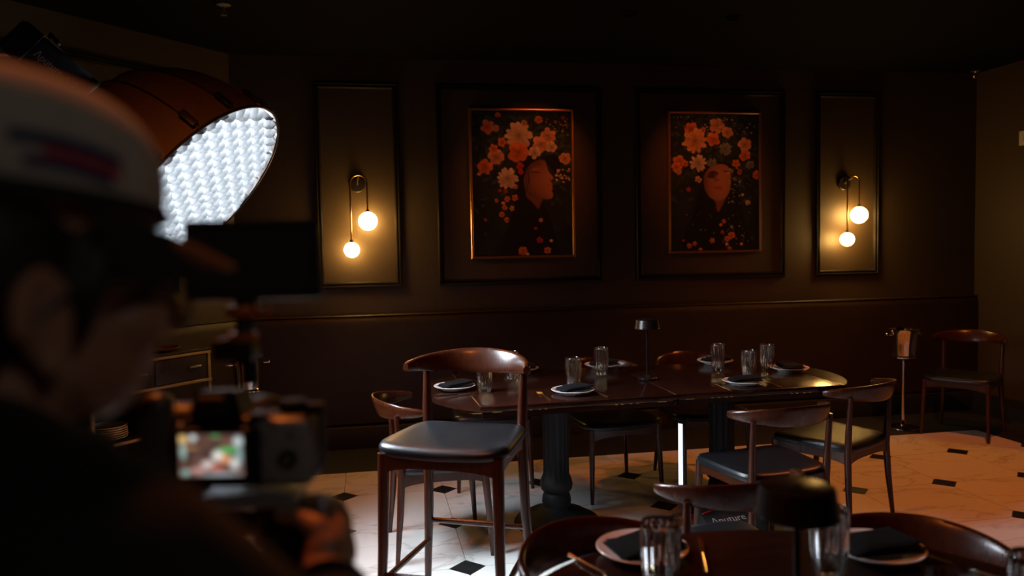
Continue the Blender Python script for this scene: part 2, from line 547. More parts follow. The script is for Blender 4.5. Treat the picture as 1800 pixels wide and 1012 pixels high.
# ---------------------------------------------------------------- paintings
random.seed(3)
def raster(W, H):
    yy, xx = np.mgrid[0:H, 0:W].astype(float)
    return xx, yy
def noise2(W, H, cell, seed):
    r = np.random.RandomState(seed)
    gw, gh = int(W / cell) + 3, int(H / cell) + 3
    gr = r.rand(gh, gw)
    y = np.arange(H) / cell; x = np.arange(W) / cell
    yi, xi = y.astype(int), x.astype(int)
    fy, fx = (y - yi)[:, None], (x - xi)[None, :]
    fy, fx = fy * fy * (3 - 2 * fy), fx * fx * (3 - 2 * fx)
    a = gr[np.ix_(yi, xi)]; b = gr[np.ix_(yi, xi + 1)]; c_ = gr[np.ix_(yi + 1, xi)]; d = gr[np.ix_(yi + 1, xi + 1)]
    return (a * (1 - fx) + b * fx) * (1 - fy) + (c_ * (1 - fx) + d * fx) * fy
def blend(img, a, col):
    a = np.clip(a, 0, 1)[..., None]
    img[:] = img * (1 - a) + np.asarray(col) * a
def flower(img, xx, yy, cx, cy, r, col, petals=None, seed=0):
    """overlapping petals, outer ring first, each lighter at its lip and dark at its root"""
    rs = np.random.RandomState(seed % 99991)
    H, W = img.shape[:2]
    x0, x1 = max(0, int(cx - r * 1.3) - 2), min(W, int(cx + r * 1.3) + 3)
    y0, y1 = max(0, int(cy - r * 1.3) - 2), min(H, int(cy + r * 1.3) + 3)
    if x1 <= x0 or y1 <= y0: return
    sub = img[y0:y1, x0:x1]; X, Y_ = xx[y0:y1, x0:x1], yy[y0:y1, x0:x1]
    col = np.asarray(col)
    if r < 4:
        a = np.clip((r * (.8 + .3 * rs.rand()) - np.hypot(X - cx, (Y_ - cy) * (1 + .3 * rs.rand()))) / 1.2 + .5, 0, 1)[..., None]
        sub[:] = sub * (1 - a) + col * (.7 + .5 * rs.rand()) * a
        return
    long_ = bool(petals and petals > 8)
    rings_ = 4 if r > 9 else 3
    for g_ in range(rings_):
        rr = r * (1 - g_ / rings_ * .95)
        n = (petals if long_ else rs.randint(5, 8)) - (g_ if not long_ else 0)
        ph = rs.rand() * 6.28
        for p in range(n):
            an = ph + 2 * math.pi * p / n + rs.uniform(-.25, .25)
            L = rr * rs.uniform(.46, .58); wd = rr * (rs.uniform(.16, .22) if long_ else rs.uniform(.34, .46))
            px, py = cx + math.cos(an) * rr * .5, cy + math.sin(an) * rr * .5
            u = (X - px) * math.cos(an) + (Y_ - py) * math.sin(an); v = -(X - px) * math.sin(an) + (Y_ - py) * math.cos(an)
            d = np.sqrt((u / L) ** 2 + (v / (wd * (1 + .25 * u / L))) ** 2)
            a = np.clip((1 - d) * L / 1.3 + .25, 0, 1)[..., None]
            tone = (.42 + .58 * np.clip(.5 + .5 * u / L, 0, 1)) * (.78 + .3 * rs.rand()) * (1.08 - .3 * (py - cy) / r) * (1 - .1 * g_)
            tone = tone * (1 - .18 * np.clip(v / wd, 0, 1))
            sub[:] = sub * (1 - a) + col * tone[..., None] * a
    a = np.clip(1 - np.hypot(X - cx, Y_ - cy) / (r * .22), 0, 1)[..., None] * .7
    sub[:] = sub * (1 - a) + col * .35 * a
def leaf(img, xx, yy, cx, cy, L, w, ang, col):
    dx, dy = xx - cx, yy - cy
    u = dx * math.cos(ang) + dy * math.sin(ang); v = -dx * math.sin(ang) + dy * math.cos(ang)
    t = np.clip(1 - (u / L) ** 2, 0, 1) * w
    a = np.clip((t - np.abs(v)) / 1.2 + .3, 0, 1) * (np.abs(u) < L)
    blend(img, a * .85, np.asarray(col))
def poly_mask(xx, yy, pts):
    inside = np.zeros(xx.shape, bool)
    n = len(pts)
    for i in range(n):
        x1, y1 = pts[i]; x2, y2 = pts[(i + 1) % n]
        c_ = ((y1 > yy) != (y2 > yy)) & (xx < (x2 - x1) * (yy - y1) / (y2 - y1 + 1e-9) + x1)
        inside ^= c_
    return inside.astype(float)
def soft(a, n=2):
    for _ in range(n):
        p = np.pad(a, 1, mode='edge')
        a = (p[:-2, 1:-1] + p[2:, 1:-1] + p[1:-1, :-2] + p[1:-1, 2:] + 2 * a) / 6
    return a
def smooth_poly(pts, n=6):
    out = []
    k_ = len(pts)
    for i in range(k_):
        p0, p1, p2, p3 = (np.array(pts[(i + q) % k_], float) for q in (-1, 0, 1, 2))
        for t in np.linspace(0, 1, n, endpoint=False):
            out.append(tuple(.5 * (2 * p1 + (p2 - p0) * t + (2 * p0 - 5 * p1 + 4 * p2 - p3) * t * t + (3 * p1 - p0 - 3 * p2 + p3) * t ** 3)))
    return out

OR, PE, PK, CR, RD, GB = (.72, .2, .05), (.74, .36, .18), (.66, .3, .2), (.7, .5, .34), (.55, .06, .04), (.22, .26, .24)
def background(W, H, seed):
    xx, yy = raster(W, H)
    n = noise2(W, H, 26, seed) * .6 + noise2(W, H, 9, seed + 1) * .4
    img = np.zeros((H, W, 3)) + np.array((.012, .016, .014))
    img += (n[..., None] * .02) * np.array((.8, 1.0, .95))
    rs = np.random.RandomState(seed)
    for _ in range(240):
        x, y = rs.rand() * W, abs(rs.randn()) * H * .32
        q = rs.rand()
        leaf(img, xx, yy, x, y, 4 + 9 * rs.rand(), 1.6 + 3 * rs.rand(), rs.rand() * 6.3, (.02 + .03 * q, .035 + .045 * q, .035 + .035 * q))
    for _ in range(90):
        x, y = rs.rand() * W, H * (.4 + .6 * rs.rand())
        leaf(img, xx, yy, x, y, 3 + 6 * rs.rand(), 1.2 + 2 * rs.rand(), rs.rand() * 6.3, (.018, .026, .026))
    return img, xx, yy

def paint_profile(W=190, H=277):
    img, xx, yy = background(W, H, 5)
    k_ = W / 635.0
    tr = lambda x, y: ((x - 30) * k_, (y - 45) * k_)
    def F(x, y, r, c_, p=None):
        cx, cy = tr(x, y); flower(img, xx, yy, cx, cy, r * k_, c_, p, int(x * 7 + y))
    # dark hair and shoulders, the face in profile
    hair = smooth_poly([tr(*p) for p in ((330, 380), (470, 340), (560, 330), (590, 400), (560, 440), (500, 380), (400, 420), (380, 560), (470, 640), (520, 720), (560, 900), (560, 975), (200, 975), (260, 760), (300, 560))])
    blend(img, soft(poly_mask(xx, yy, hair), 3) * .9, (.012, .011, .011))
    neck = smooth_poly([tr(*p) for p in ((375, 560), (470, 590), (462, 630), (445, 668), (410, 630), (370, 590))])
    blend(img, soft(poly_mask(xx, yy, neck), 2) * .8, (.22, .085, .045))
    face = smooth_poly([tr(*p) for p in ((400, 380), (455, 352), (492, 360), (503, 395), (512, 425), (530, 448), (544, 468), (538, 482), (522, 486), (534, 503), (541, 513), (532, 524), (541, 540), (531, 552), (541, 572), (537, 597), (512, 607), (455, 604), (405, 592), (372, 574), (352, 500), (368, 425))], 5)
    fm = soft(poly_mask(xx, yy, face), 1)
    cx, cy = tr(455, 490)
    sh = np.clip(.62 + .4 * (xx - cx) / 35 - .30 * ((yy - cy) / 36) ** 2, .25, 1.1)
    a = fm[..., None]
    img[:] = img * (1 - a) + np.array((.50, .215, .115)) * sh[..., None] * a
    cx, cy = tr(432, 430); leaf(img, xx, yy, cx, cy + 1.2, 34 * k_, 5 * k_, R(4), (.05, .018, .014))
    leaf(img, xx, yy, cx, cy - 5, 36 * k_, 9 * k_, R(-8), (.36, .12, .08))
    cx, cy = tr(445, 383); leaf(img, xx, yy, cx, cy, 34 * k_, 5 * k_, R(6), (.12, .05, .03))
    cx, cy = tr(518, 515); leaf(img, xx, yy, cx, cy, 24 * k_, 9 * k_, R(-12), (.42, .09, .075))
    cx, cy = tr(520, 536); leaf(img, xx, yy, cx, cy, 22 * k_, 9 * k_, R(10), (.46, .11, .09))
    cx, cy = tr(522, 480); leaf(img, xx, yy, cx, cy, 9 * k_, 4 * k_, 0, (.12, .04, .03))
    for x0, y0 in ((382, 400), (372, 440), (388, 430)):
        cx, cy = tr(x0, y0 + 60); leaf(img, xx, yy, cx, cy, 80 * k_, 3 * k_, R(86), (.02, .012, .01))
    cx, cy = tr(560, 340); leaf(img, xx, yy, cx, cy, 60 * k_, 18 * k_, R(15), (.012, .014, .013))
    for f in ((325, 198, 88, CR, 15), (465, 255, 56, PE), (515, 198, 50, PE), (535, 270, 38, CR), (425, 308, 42, CR), (320, 306, 68, OR), (128, 146, 46, OR), (195, 70, 18, OR), (455, 97, 26, OR), (612, 82, 14, RD),
              (220, 242, 31, OR), (180, 335, 52, PK), (165, 284, 30, OR), (110, 400, 48, OR), (250, 472, 68, CR, 13), (622, 345, 40, PE), (330, 395, 24, RD), (335, 432, 18, RD), (362, 118, 20, PK), (180, 155, 22, PK),
              (235, 555, 14, RD), (200, 550, 12, RD), (245, 605, 19, OR), (295, 598, 22, OR), (176, 614, 14, OR), (220, 630, 12, OR), (227, 660, 18, OR), (275, 665, 18, PE), (210, 703, 19, OR), (240, 738, 18, OR), (105, 736, 10, RD),
              (460, 742, 14, PE), (340, 940, 30, OR), (500, 938, 24, OR), (450, 872, 22, RD), (425, 795, 9, RD), (525, 876, 12, CR), (370, 960, 10, CR), (70, 445, 12, PE), (300, 525, 16, PK)):
        F(*f)
    rs = np.random.RandomState(9)
    for _ in range(34):
        F(560 + rs.rand() * 95, 410 + rs.rand() * 90, 3 + 4 * rs.rand(), CR if rs.rand() < .5 else PE)
    for _ in range(40):
        F(500 + rs.rand() * 150, 90 + rs.rand() * 120, 2 + 3 * rs.rand(), PK)
    return img

def paint_front(W=178, H=276):
    img, xx, yy = background(W, H, 17)
    k_ = W / 585.0
    tr = lambda x, y: ((x - 70) * k_, (y - 50) * k_)
    def F(x, y, r, c_, p=None):
        cx, cy = tr(x, y); flower(img, xx, yy, cx, cy, r * k_, c_, p, int(x * 5 + y))
    hair = smooth_poly([tr(*p) for p in ((260, 400), (380, 370), (500, 400), (520, 560), (560, 760), (580, 955), (160, 955), (210, 720), (250, 560))])
    blend(img, soft(poly_mask(xx, yy, hair), 3) * .9, (.011, .011, .012))
    neck = smooth_poly([tr(*p) for p in ((350, 600), (430, 590), (415, 640), (385, 695), (370, 680), (365, 640))])
    blend(img, soft(poly_mask(xx, yy, neck), 2) * .8, (.26, .1, .055))
    face = smooth_poly([tr(*p) for p in ((290, 450), (330, 400), (400, 380), (450, 400), (466, 460), (462, 530), (445, 585), (405, 618), (370, 622), (325, 600), (296, 555), (285, 500))], 5)
    fm = soft(poly_mask(xx, yy, face), 1)
    cx, cy = tr(405, 505)
    sh = np.clip(.92 - .55 * ((xx - cx) / 34) ** 2 - .2 * ((yy - cy) / 40) ** 2, .2, 1)
    a = fm[..., None]
    img[:] = img * (1 - a) + np.array((.46, .19, .105)) * sh[..., None] * a
    cx, cy = tr(432, 428); leaf(img, xx, yy, cx, cy, 28 * k_, 5 * k_, R(8), (.06, .02, .018)); leaf(img, xx, yy, cx, cy - 6, 30 * k_, 9 * k_, R(4), (.42, .13, .09))
    cx, cy = tr(345, 450); leaf(img, xx, yy, cx, cy, 40 * k_, 26 * k_, R(-20), (.02, .012, .01))
    cx, cy = tr(374, 486); leaf(img, xx, yy, cx, cy, 22 * k_, 6 * k_, 0, (.14, .05, .035))
    cx, cy = tr(362, 470); leaf(img, xx, yy, cx, cy, 8 * k_, 30 * k_, 0, (.2, .075, .045))
    cx, cy = tr(378, 532); leaf(img, xx, yy, cx, cy, 40 * k_, 9 * k_, R(-2), (.36, .075, .06))
    cx, cy = tr(380, 548); leaf(img, xx, yy, cx, cy, 36 * k_, 10 * k_, R(3), (.42, .1, .08))
    cx, cy = tr(379, 540); leaf(img, xx, yy, cx, cy, 40 * k_, 2.5 * k_, 0, (.12, .03, .025))
    for f in ((375, 124, 52, PE), (205, 150, 46, OR), (445, 170, 40, PE), (350, 216, 48, OR), (228, 226, 84, PE, 11), (430, 278, 44, GB, 12), (560, 250, 46, PE), (560, 322, 38, OR), (500, 376, 28, OR), (125, 368, 46, OR), (108, 400, 34, OR), (165, 378, 22, OR),
              (120, 430, 22, PK), (250, 372, 58, CR, 11), (340, 372, 34, GB, 9), (595, 385, 30, GB, 12), (640, 452, 30, OR), (250, 482, 24, PE), (185, 548, 15, RD), (580, 638, 18, CR), (545, 585, 8, CR), (525, 432, 18, RD), (470, 425, 16, GB), (490, 480, 14, GB),
              (285, 152, 18, OR), (418, 762, 16, OR), (398, 785, 12, OR), (407, 835, 14, RD), (468, 858, 26, OR), (440, 880, 20, OR), (340, 890, 19, OR), (188, 922, 18, OR), (224, 910, 16, OR), (455, 945, 16, OR), (262, 948, 12, OR), (438, 915, 12, CR), (536, 916, 12, PK), (150, 886, 9, RD), (470, 800, 12, GB)):
        F(*f)
    rs = np.random.RandomState(4)
    for _ in range(46):
        F(90 + rs.rand() * 550, 60 + rs.rand() * 120, 2 + 4 * rs.rand(), CR if rs.rand() < .4 else PK)
    for _ in range(40):
        F(440 + rs.rand() * 90, 400 + rs.rand() * 260, 2 + 3 * rs.rand(), CR if rs.rand() < .4 else GB)
    for _ in range(40):
        F(100 + rs.rand() * 500, 700 + rs.rand() * 240, 1.5 + 3 * rs.rand(), PK if rs.rand() < .6 else GB)
    return img

def print_sheet(name, img, w, h, m, parent, M):
    """a flat sheet (x right, z up, facing -y) whose vertices carry the print's colours"""
    H, W = img.shape[:2]
    xs = np.linspace(-w / 2, w / 2, W); zs = np.linspace(h / 2, -h / 2, H)
    X, Z = np.meshgrid(xs, zs)
    co = np.stack([X, np.zeros_like(X), Z], -1).reshape(-1, 3)
    idx = np.arange(W * H).reshape(H, W)
    q = np.stack([idx[:-1, :-1], idx[1:, :-1], idx[1:, 1:], idx[:-1, 1:]], -1).reshape(-1, 4)
    me = bpy.data.meshes.new(name)
    me.from_pydata(co.tolist(), [], q.tolist())
    at = me.color_attributes.new('print', 'FLOAT_COLOR', 'POINT')
    rgba = np.concatenate([img.reshape(-1, 3), np.ones((W * H, 1))], 1).astype(np.float32)
    at.data.foreach_set('color', rgba.ravel())
    me.transform(M)
    return link(name, me, m, parent)

def painting(x0, x1, z0, z1, img, label):
    w, h = x1 - x0, z1 - z0
    root = empty('framed_painting', ((x0 + x1) / 2, YW, (z0 + z1) / 2))
    prof = [(0, 0), (0, .034), (.004, .038), (.014, .038), (.018, .034), (.018, 0)]
    for sx, sz, nm in ((0, -1, 'frame_rail'), (0, 1, 'frame_rail'), (-1, 0, 'frame_rail'), (1, 0, 'frame_rail')):
        rings = []
        for e in (-1, 1):
            ring = []
            for u, d in prof:
                if sz: p = (e * (w / 2 - u), -d, sz * (h / 2 - u))
                else: p = (sx * (w / 2 - u), -d, e * (h / 2 - u))
                ring.append(p)
            rings.append(ring)
        MB().loft(rings).build(nm, M_FRAME, root, sharp=20)
    MB().box((0, -.012, 0), (w - .03, .024, h - .03)).build('backing_board', M_BLACKPL, root)
    print_sheet('canvas', img, w - .044, h - .044, M_PRINT, root, T(0, -.026, 0))
    tag(root, label, 'painting', 'portrait paintings on the back wall')
painting(.958, 1.774, 1.396, 2.541, paint_profile(), 'painting of a woman in profile under orange and cream flowers')
painting(2.548, 3.346, 1.408, 2.539, paint_front(), 'painting of a woman facing front, eyes hidden by peach flowers')

# ---------------------------------------------------------------- wall lamps
def sconce(px, arms, label):
    """px plate x; arms = [(x, z_globe, radius)], an inverted U of tube with a globe on each end"""
    root = empty('wall_sconce', (px, YW, 1.965))
    off = -0.118
    (xa, za, ra), (xb, zb, rb) = arms
    MB().lathe([(1e-4, 0), (.056, 0), (.058, .004), (.058, .016), (.052, .022), (1e-4, .024)], 36, RX(R(90))).build('wall_plate', M_DARKMETAL, root)
    xm, rad = (xa + xb) / 2 - px, abs(xb - xa) / 2
    zt = 1.965 - 1.965
    MB().tube([(0, -.02, 0), (0, -.06, .02), (xm, off, rad * .98 - .01)], [.010, .008, .007], 10).build('bracket', M_DARKMETAL, root)
    path = [(xa - px, off, za + ra - 1.965)]
    for k_ in range(13):
        a = math.pi * (1 - k_ / 12)
        path.append((xm + (1 if xa < xb else -1) * rad * math.cos(a), off, zt + rad * math.sin(a)))
    path.append((xb - px, off, zb + rb - 1.965))
    MB().tube(path, .0065, 10).build('tube', M_BRONZE, root)
    for x, z, r in arms:
        MB().lathe([(1e-4, .02), (.011, .018), (.014, .004), (.013, -.004), (1e-4, -.006)], 16, T(x - px, off, z + r - 1.965)).build('socket_cap', M_DARKMETAL, root)
        MB().ball((x - px, off, z - 1.965), r, 28, 18).build('globe', M_GLOBE, root)['label'] = 'glowing opal glass globe'
    tag(root, label, 'wall lamp', 'twin globe wall lamps')
sconce(.117, [(.066, 1.482, .056), (.187, 1.690, .068)], 'lit twin globe wall lamp on the panel beside the softbox')
sconce(4.104, [(4.064, 1.497, .056), (4.172, 1.696, .068)], 'lit twin globe wall lamp on the panel at the right')

# ---------------------------------------------------------------- ceiling fittings
def downlight(x, y, watts, label, angle=110, color=WARM, aim=None):
    root = empty('ceiling_downlight', (x, y, ZC))
    MB().lathe([(.036, 0), (.052, 0), (.052, -.003), (.046, -.006), (.038, -.016), (.035, -.016)], 28, close=True).build('trim_ring', M_CEIL, root)
    MB().lathe([(1e-4, -.001), (.036, -.001), (.036, -.004), (1e-4, -.005)], 24).build('lens', M_CEIL, root)
    ld = bpy.data.lights.new('bulb_light', 'SPOT')
    ld.energy = watts
    ld.color = color
    ld.spot_size = R(angle)
    ld.spot_blend = 0.85
    ld.shadow_soft_size = 0.028
    lo = bpy.data.objects.new('bulb_light', ld)
    COL.objects.link(lo)
    lo.parent = root
    lo.location = (0, 0, -.02)
    if aim:
        lo.rotation_euler = (Vector(aim) - Vector((x, y, ZC - .02))).to_track_quat('-Z', 'Y').to_euler()
    tag(root, label, 'downlight', 'recessed ceiling downlights')
downlight(3.75, -.75, DOWN_W * 1.05, 'small recessed black downlight over the right end of the floor', 120)
downlight(.1, -.35, DOWN_W * .34, 'small recessed black downlight near the softbox')
downlight(1.80, -.1, DOWN_W * .25, 'small recessed black downlight aimed at the profile portrait', 46, WARM, (1.42, YW, 1.98))
downlight(2.48, -.1, DOWN_W * .25, 'small recessed black downlight aimed at the front facing portrait', 46, WARM, (2.90, YW, 1.98))
downlight(-.3, -3.15, DOWN_W * .6, 'small recessed black downlight above the near round table', 150, WARM, (-.3, -3.1, 0))
downlight(1.3, -6.2, 13.5, 'added unseen fill lamp behind the camera operator', 26, (1, .84, .7), (.04, -3.9, 1.28))  # added fill light, out of view, to brighten the camera back and cap

def sprinkler(x, y, z, label):
    root = empty('ceiling_sprinkler', (x, y, z))
    MB().lathe([(1e-4, 0), (.04, 0), (.04, -.004), (.014, -.012), (1e-4, -.013)], 24).build('escutcheon', M_SILVER, root)
    MB().tube([(0, 0, -.01), (0, 0, -.045)], .006, 10).build('stem', M_SILVER, root)
    for a in range(2):
        MB().tube([(.006 * (1 - 2 * a), 0, -.03), (.016 * (1 - 2 * a), 0, -.045), (.004 * (1 - 2 * a), 0, -.06)], .0025, 8).build('yoke_arm', M_SILVER, root)
    MB().lathe([(1e-4, -.058), (.018, -.058), (.018, -.061), (1e-4, -.061)], 20).build('deflector', M_SILVER, root)
    tag(root, label, 'sprinkler', 'ceiling sprinklers')
sprinkler(-.594, .038, ZC, 'small silver sprinkler on the ceiling above the softbox')
sprinkler(5.28, 1.12, ZC, 'small silver sprinkler in the far right ceiling corner')
root = empty('wall_switch', (XR, .70, 2.28))
MB().box((-.006, 0, 0), (.012, .075, .115), bev=.003).build('plate', M_PLATEPL, root)
MB().box((-.014, 0, 0), (.008, .03, .06), bev=.002).build('rocker', M_PLATEPL, root)
tag(root, 'small off white plate high on the right wall', 'wall plate')

# ---------------------------------------------------------------- chairs
def board(p0, p1, z0, z1, th, arch=0.0, n=10):
    """a rail between two plan points, its lower edge arched upwards"""
    p0, p1 = Vector((p0[0], p0[1], 0)), Vector((p1[0], p1[1], 0))
    d = (p1 - p0).normalized()
    w = Vector((-d.y, d.x, 0)) * th / 2
    rings = []
    for i in range(n + 1):
        t = i / n
        p = p0 + (p1 - p0) * t
        zl = z0 + arch * (1 - (2 * t - 1) ** 4)
        rings.append([p - w + Vector((0, 0, zl)), p + w + Vector((0, 0, zl)), p + w + Vector((0, 0, z1)), p - w + Vector((0, 0, z1))])
    return MB().loft(rings)

def seat_pad(w, d, z0, th, dip):
    """upholstered saddle seat: rounded square plan, edges rolled, sides lifted"""
    n, m_ = 44, 9
    prof = [(0.90, 0.0), (0.985, 0.05), (1.0, 0.30), (0.995, 0.55), (0.965, 0.8), (0.90, 0.95), (0.75, 1.03), (0.45, 1.1), (0.02, 1.12)]
    rings = []
    for q, hgt in prof:
        ring = []
        for i in range(n):
            a = 2 * math.pi * i / n
            e = 0.34
            cx = math.copysign(abs(math.cos(a)) ** e, math.cos(a)); cy = math.copysign(abs(math.sin(a)) ** e, math.sin(a))
            x, y = cx * w / 2 * q, cy * d / 2 * q
            y += 0.012 * q * (1 if cy > 0 else -.3) * (1 - (2 * x / w) ** 2) * abs(cy)
            x *= 1 + 0.14 * (y / d)
            z = z0 + th * hgt + dip * ((2 * x / w) ** 2 - .5)
            ring.append((x, y, z))
        rings.append(ring)
    return MB().loft(rings)

def make_chair(name, seat_z, back_z, stool):
    root = empty(name)
    hw, hd, hr = .215, .205, .198
    st = seat_z - .045
    rb = .017 if stool else .0145
    splay = .03 if stool else .02
    for sx in (-1, 1):
        MB().tube([(sx * (hw + splay * .6), hd + splay, 0), (sx * (hw + .004), hd + .006, st * .55), (sx * hw, hd - .005, st - .06), (sx * hw, hd - .008, st + .005)],
                  [rb * .72, rb * 1.12, rb * 1.25, rb * 1.2], 12).build('leg', M_WOOD, root)
        MB().tube([(sx * (hr + splay * 1.2), -hd - splay * 1.3, 0), (sx * (hr + .008), -hd - .006, st * .55), (sx * hr, -hd + .004, st - .02), (sx * (hr + .003), -hd - .002, st + .10),
                   (sx * (hr + .006), -hd - .012, back_z - .03), (sx * (hr + .007), -hd - .014, back_z)],
                  [rb * .72, rb * 1.12, rb * 1.25, rb * 1.15, rb * .85, rb * .8], 12).build('leg', M_WOOD, root)['label'] = 'rear leg running up to the backrest'
    for p0, p1 in (((-hw, hd - .005), (hw, hd - .005)), ((-hr, -hd + .004), (hr, -hd + .004)), ((-hr, -hd), (-hw, hd)), ((hr, -hd), (hw, hd))):
        board(p0, p1, st - .065, st + .004, .020, .022).build('seat_rail', M_WOOD, root)
    seat_pad(.485, .44, st - .004, .046, .012).build('seat', M_SEAT, root)['label'] = 'black leather seat pad'
    if stool:
        zf = .30
        fx = lambda z: hw + splay * .6 * (1 - z / st)
        fb = lambda z: hr + splay * .6 * (1 - z / st)
        fy = lambda z: hd + splay * (1 - z / st)
        for (a, b, z) in (((-1, 1), (1, 1), .31), ((-1, -1), (1, -1), .36), ((-1, -1), (-1, 1), .28), ((1, -1), (1, 1), .28)):
            p, q = (a[0] * (fx if a[1] > 0 else fb)(z), a[1] * fy(z), z), (b[0] * (fx if b[1] > 0 else fb)(z), b[1] * fy(z), z)
            MB().tube([p, tuple((u + v) / 2 for u, v in zip(p, q)), q], [.010, .012, .010], 10).build('foot_rest', M_WOOD, root)
    # one curved backrest: deep in the middle, tapering into short arms
    rings = []
    N = 36
    for i in range(N + 1):
        a = R(-84 + 168 * i / N)
        t = abs(a) / R(84)
        x, y = .248 * math.sin(a), -.075 - .225 * math.cos(a)
        tx, ty = .248 * math.cos(a), .225 * math.sin(a)
        nl = math.hypot(tx, ty); nx, ny = ty / nl, -tx / nl          # outward
        blade = (1 - t ** 1.7)
        h = .036 + .064 * max(0, blade) ** 1.15
        th = .030 - .010 * blade
        lean = .32 * blade
        zc = back_z + .012 + .006 * blade
        if i in (0, N): h *= .8; th *= .8
        ring = []
        for k_ in range(14):
            b = 2 * math.pi * k_ / 14
            u = math.copysign(abs(math.cos(b)) ** .75, math.cos(b)) * th / 2
            w = math.copysign(abs(math.sin(b)) ** .75, math.sin(b)) * h / 2
            ring.append((x + nx * (u + w * lean), y + ny * (u + w * lean), zc + w))
        rings.append(ring)
    MB().loft(rings).build('backrest', M_WOOD, root, sharp=50)['label'] = 'curved walnut backrest ending in short arms'
    return root

# chair = (x, y, facing in degrees, label)
CH = [(.50, -.87, 3, 'dining chair behind the bar stool at the left table end'),
      (1.60, -.24, -82, 'dining chair on the far side of the long table, middle of three'),
      (.92, .12, -92, 'dining chair on the far side of the long table, leftmost of three'),
      (1.99, -1.36, 98, 'dining chair with its back to the camera behind the near lamp'),
      (2.60, -.97, 118, 'dining chair at the right end of the long table'),
      (4.62, .44, 214, 'dining chair standing alone in the far right corner'),
      (2.22, -.16, -90, 'dining chair on the far side of the long table, rightmost of three'),
      (.80, -3.07, -57, 'dining chair at the left of the near round table'),
      (1.297, -2.305, 95, 'dining chair between the tables, its back to the near table'),
      (1.345, -3.19, 223, 'dining chair at the right of the near round table')]
proto = make_chair('dining_chair', .465, .703, False)
for i, (x, y, a, lab) in enumerate(CH):
    o = proto if i == 0 else copy_tree(proto)
    o.location = (x, y, 0)
    o.rotation_euler = (0, 0, R(a - 90))
    tag(o, 'dark walnut ' + lab, 'chair', 'walnut dining chairs with black seats')
stool = make_chair('bar_stool', .788, 1.0, True)
stool.location = (.498, -1.83, 0)
stool.rotation_euler = (0, 0, R(244.5 - 90))
tag(stool, 'tall walnut bar stool with black leather seat in front of the table', 'bar stool')

# ---------------------------------------------------------------- tables
def flip_table(x, y, rz, a, leaf_side, label):
    """square pedestal table whose round leaves fold under the top; one leaf raised"""
    root = empty('flip_top_table', (x, y, 0), rz)
    h = a / 2; Rr = h * math.sqrt(2); zt = .75
    MB().box((0, 0, zt - .0125), (a, a, .025), bev=.003).build('table_top', M_TABLE, root)
    arc = []
    for k_ in range(25):
        b = R(-45 + 90 * k_ / 24)
        arc.append((Rr * math.cos(b), Rr * math.sin(b)))
    s = leaf_side
    g = .003
    lf = MB().prism([(s * (px + g), py * .996) for px, py in arc], zt - .025, zt, T(s * h, 0, zt) @ RY(s * R(2.2)) @ T(-s * h, 0, -zt)).build('leaf', M_TABLE, root)
    lf['label'] = 'raised round leaf'
    MB().box((s * (h + .0016), 0, zt - .0008), (.0022, a * .985, .0012)).build('hinge_strip', M_BRASS, root)
    MB().prism([(s * (h - .05), -.44), (s * (h + .03), -.43), (s * (h + .09), -.32), (s * (h + .06), -.2), (s * (h - .05), -.16)], zt - .043, zt - .0365).build('leaf_bracket', M_BRASS, root)
    # the other three leaves lie folded under the top
    for q in range(4):
        ang = q * math.pi / 2
        if (q == 0 and s > 0) or (q == 2 and s < 0): continue
        Mq = RZ(ang)
        pts = [(h - .002, -h + .006)] + [(2 * h - px, py * .985) for px, py in arc] + [(h - .002, h - .006)]
        MB().prism(pts, zt - .053, zt - .028, Mq).build('folded_leaf', M_TABLE, root)
        MB().box((h - .0028, 0, zt - .0265), (.004, a * .96, .0012), Mq).build('hinge_pin', M_BRASS, root)
        for t in (-.42, -.29, -.255, -.21, -.18, .18, .21, .255, .29, .42):
            lng = .045 if abs(t) > .4 else .014
            MB().box((h + .0004, t * a, zt - .0265), (.005, lng, .0062), Mq, bev=.001).build('hinge_knuckle', M_BRASS, root)
    # fluted iron column on a round base
    fl_ = lambda a_, k_: 1 - .07 * (abs(math.sin(a_ * 8)) ** .6) * (1 if 3 <= k_ <= 8 else 0)
    MB().lathe([(.16, .697), (.15, .68), (.085, .672), (.078, .655), (.074, .64), (.072, .55), (.070, .45), (.069, .35), (.07, .27), (.080, .245), (.088, .215), (.082, .185), (.066, .168), (.074, .15), (.078, .12), (.07, .085)], 64, None, wob=fl_).build('column', M_IRON, root)
    MB().lathe([(1e-4, .1), (.07, .1), (.10, .075), (.16, .058), (.19, .04), (.222, .024), (.23, .012), (.23, 0), (1e-4, 0)], 48).build('pedestal_base', M_IRON, root)
    tag(root, label, 'table', 'flip top tables')
    return root
flip_table(1.143, -.72, R(1.5), .965, -1, 'dark mahogany flip top table behind the bar stool')
flip_table(2.095, -.715, R(0), .905, 1, 'dark mahogany flip top table with lit rounded end by the right chair')

root = empty('round_table', (.985, -3.535, 0))
MB().lathe([(1e-4, .72), (.60, .72), (.628, .726), (.64, .735), (.64, .743), (.634, .75), (1e-4, .75)], 96).build('table_top', M_TABLE, root, sharp=30)
MB().lathe([(1e-4, .72), (.2, .72), (.2, .705), (.05, .69), (.045, .4), (.048, .1), (.09, .06), (.25, .03), (.27, .012), (.27, 0), (1e-4, 0)], 48).build('pedestal', M_IRON, root)
tag(root, 'dark mahogany round table closest to the camera', 'table')

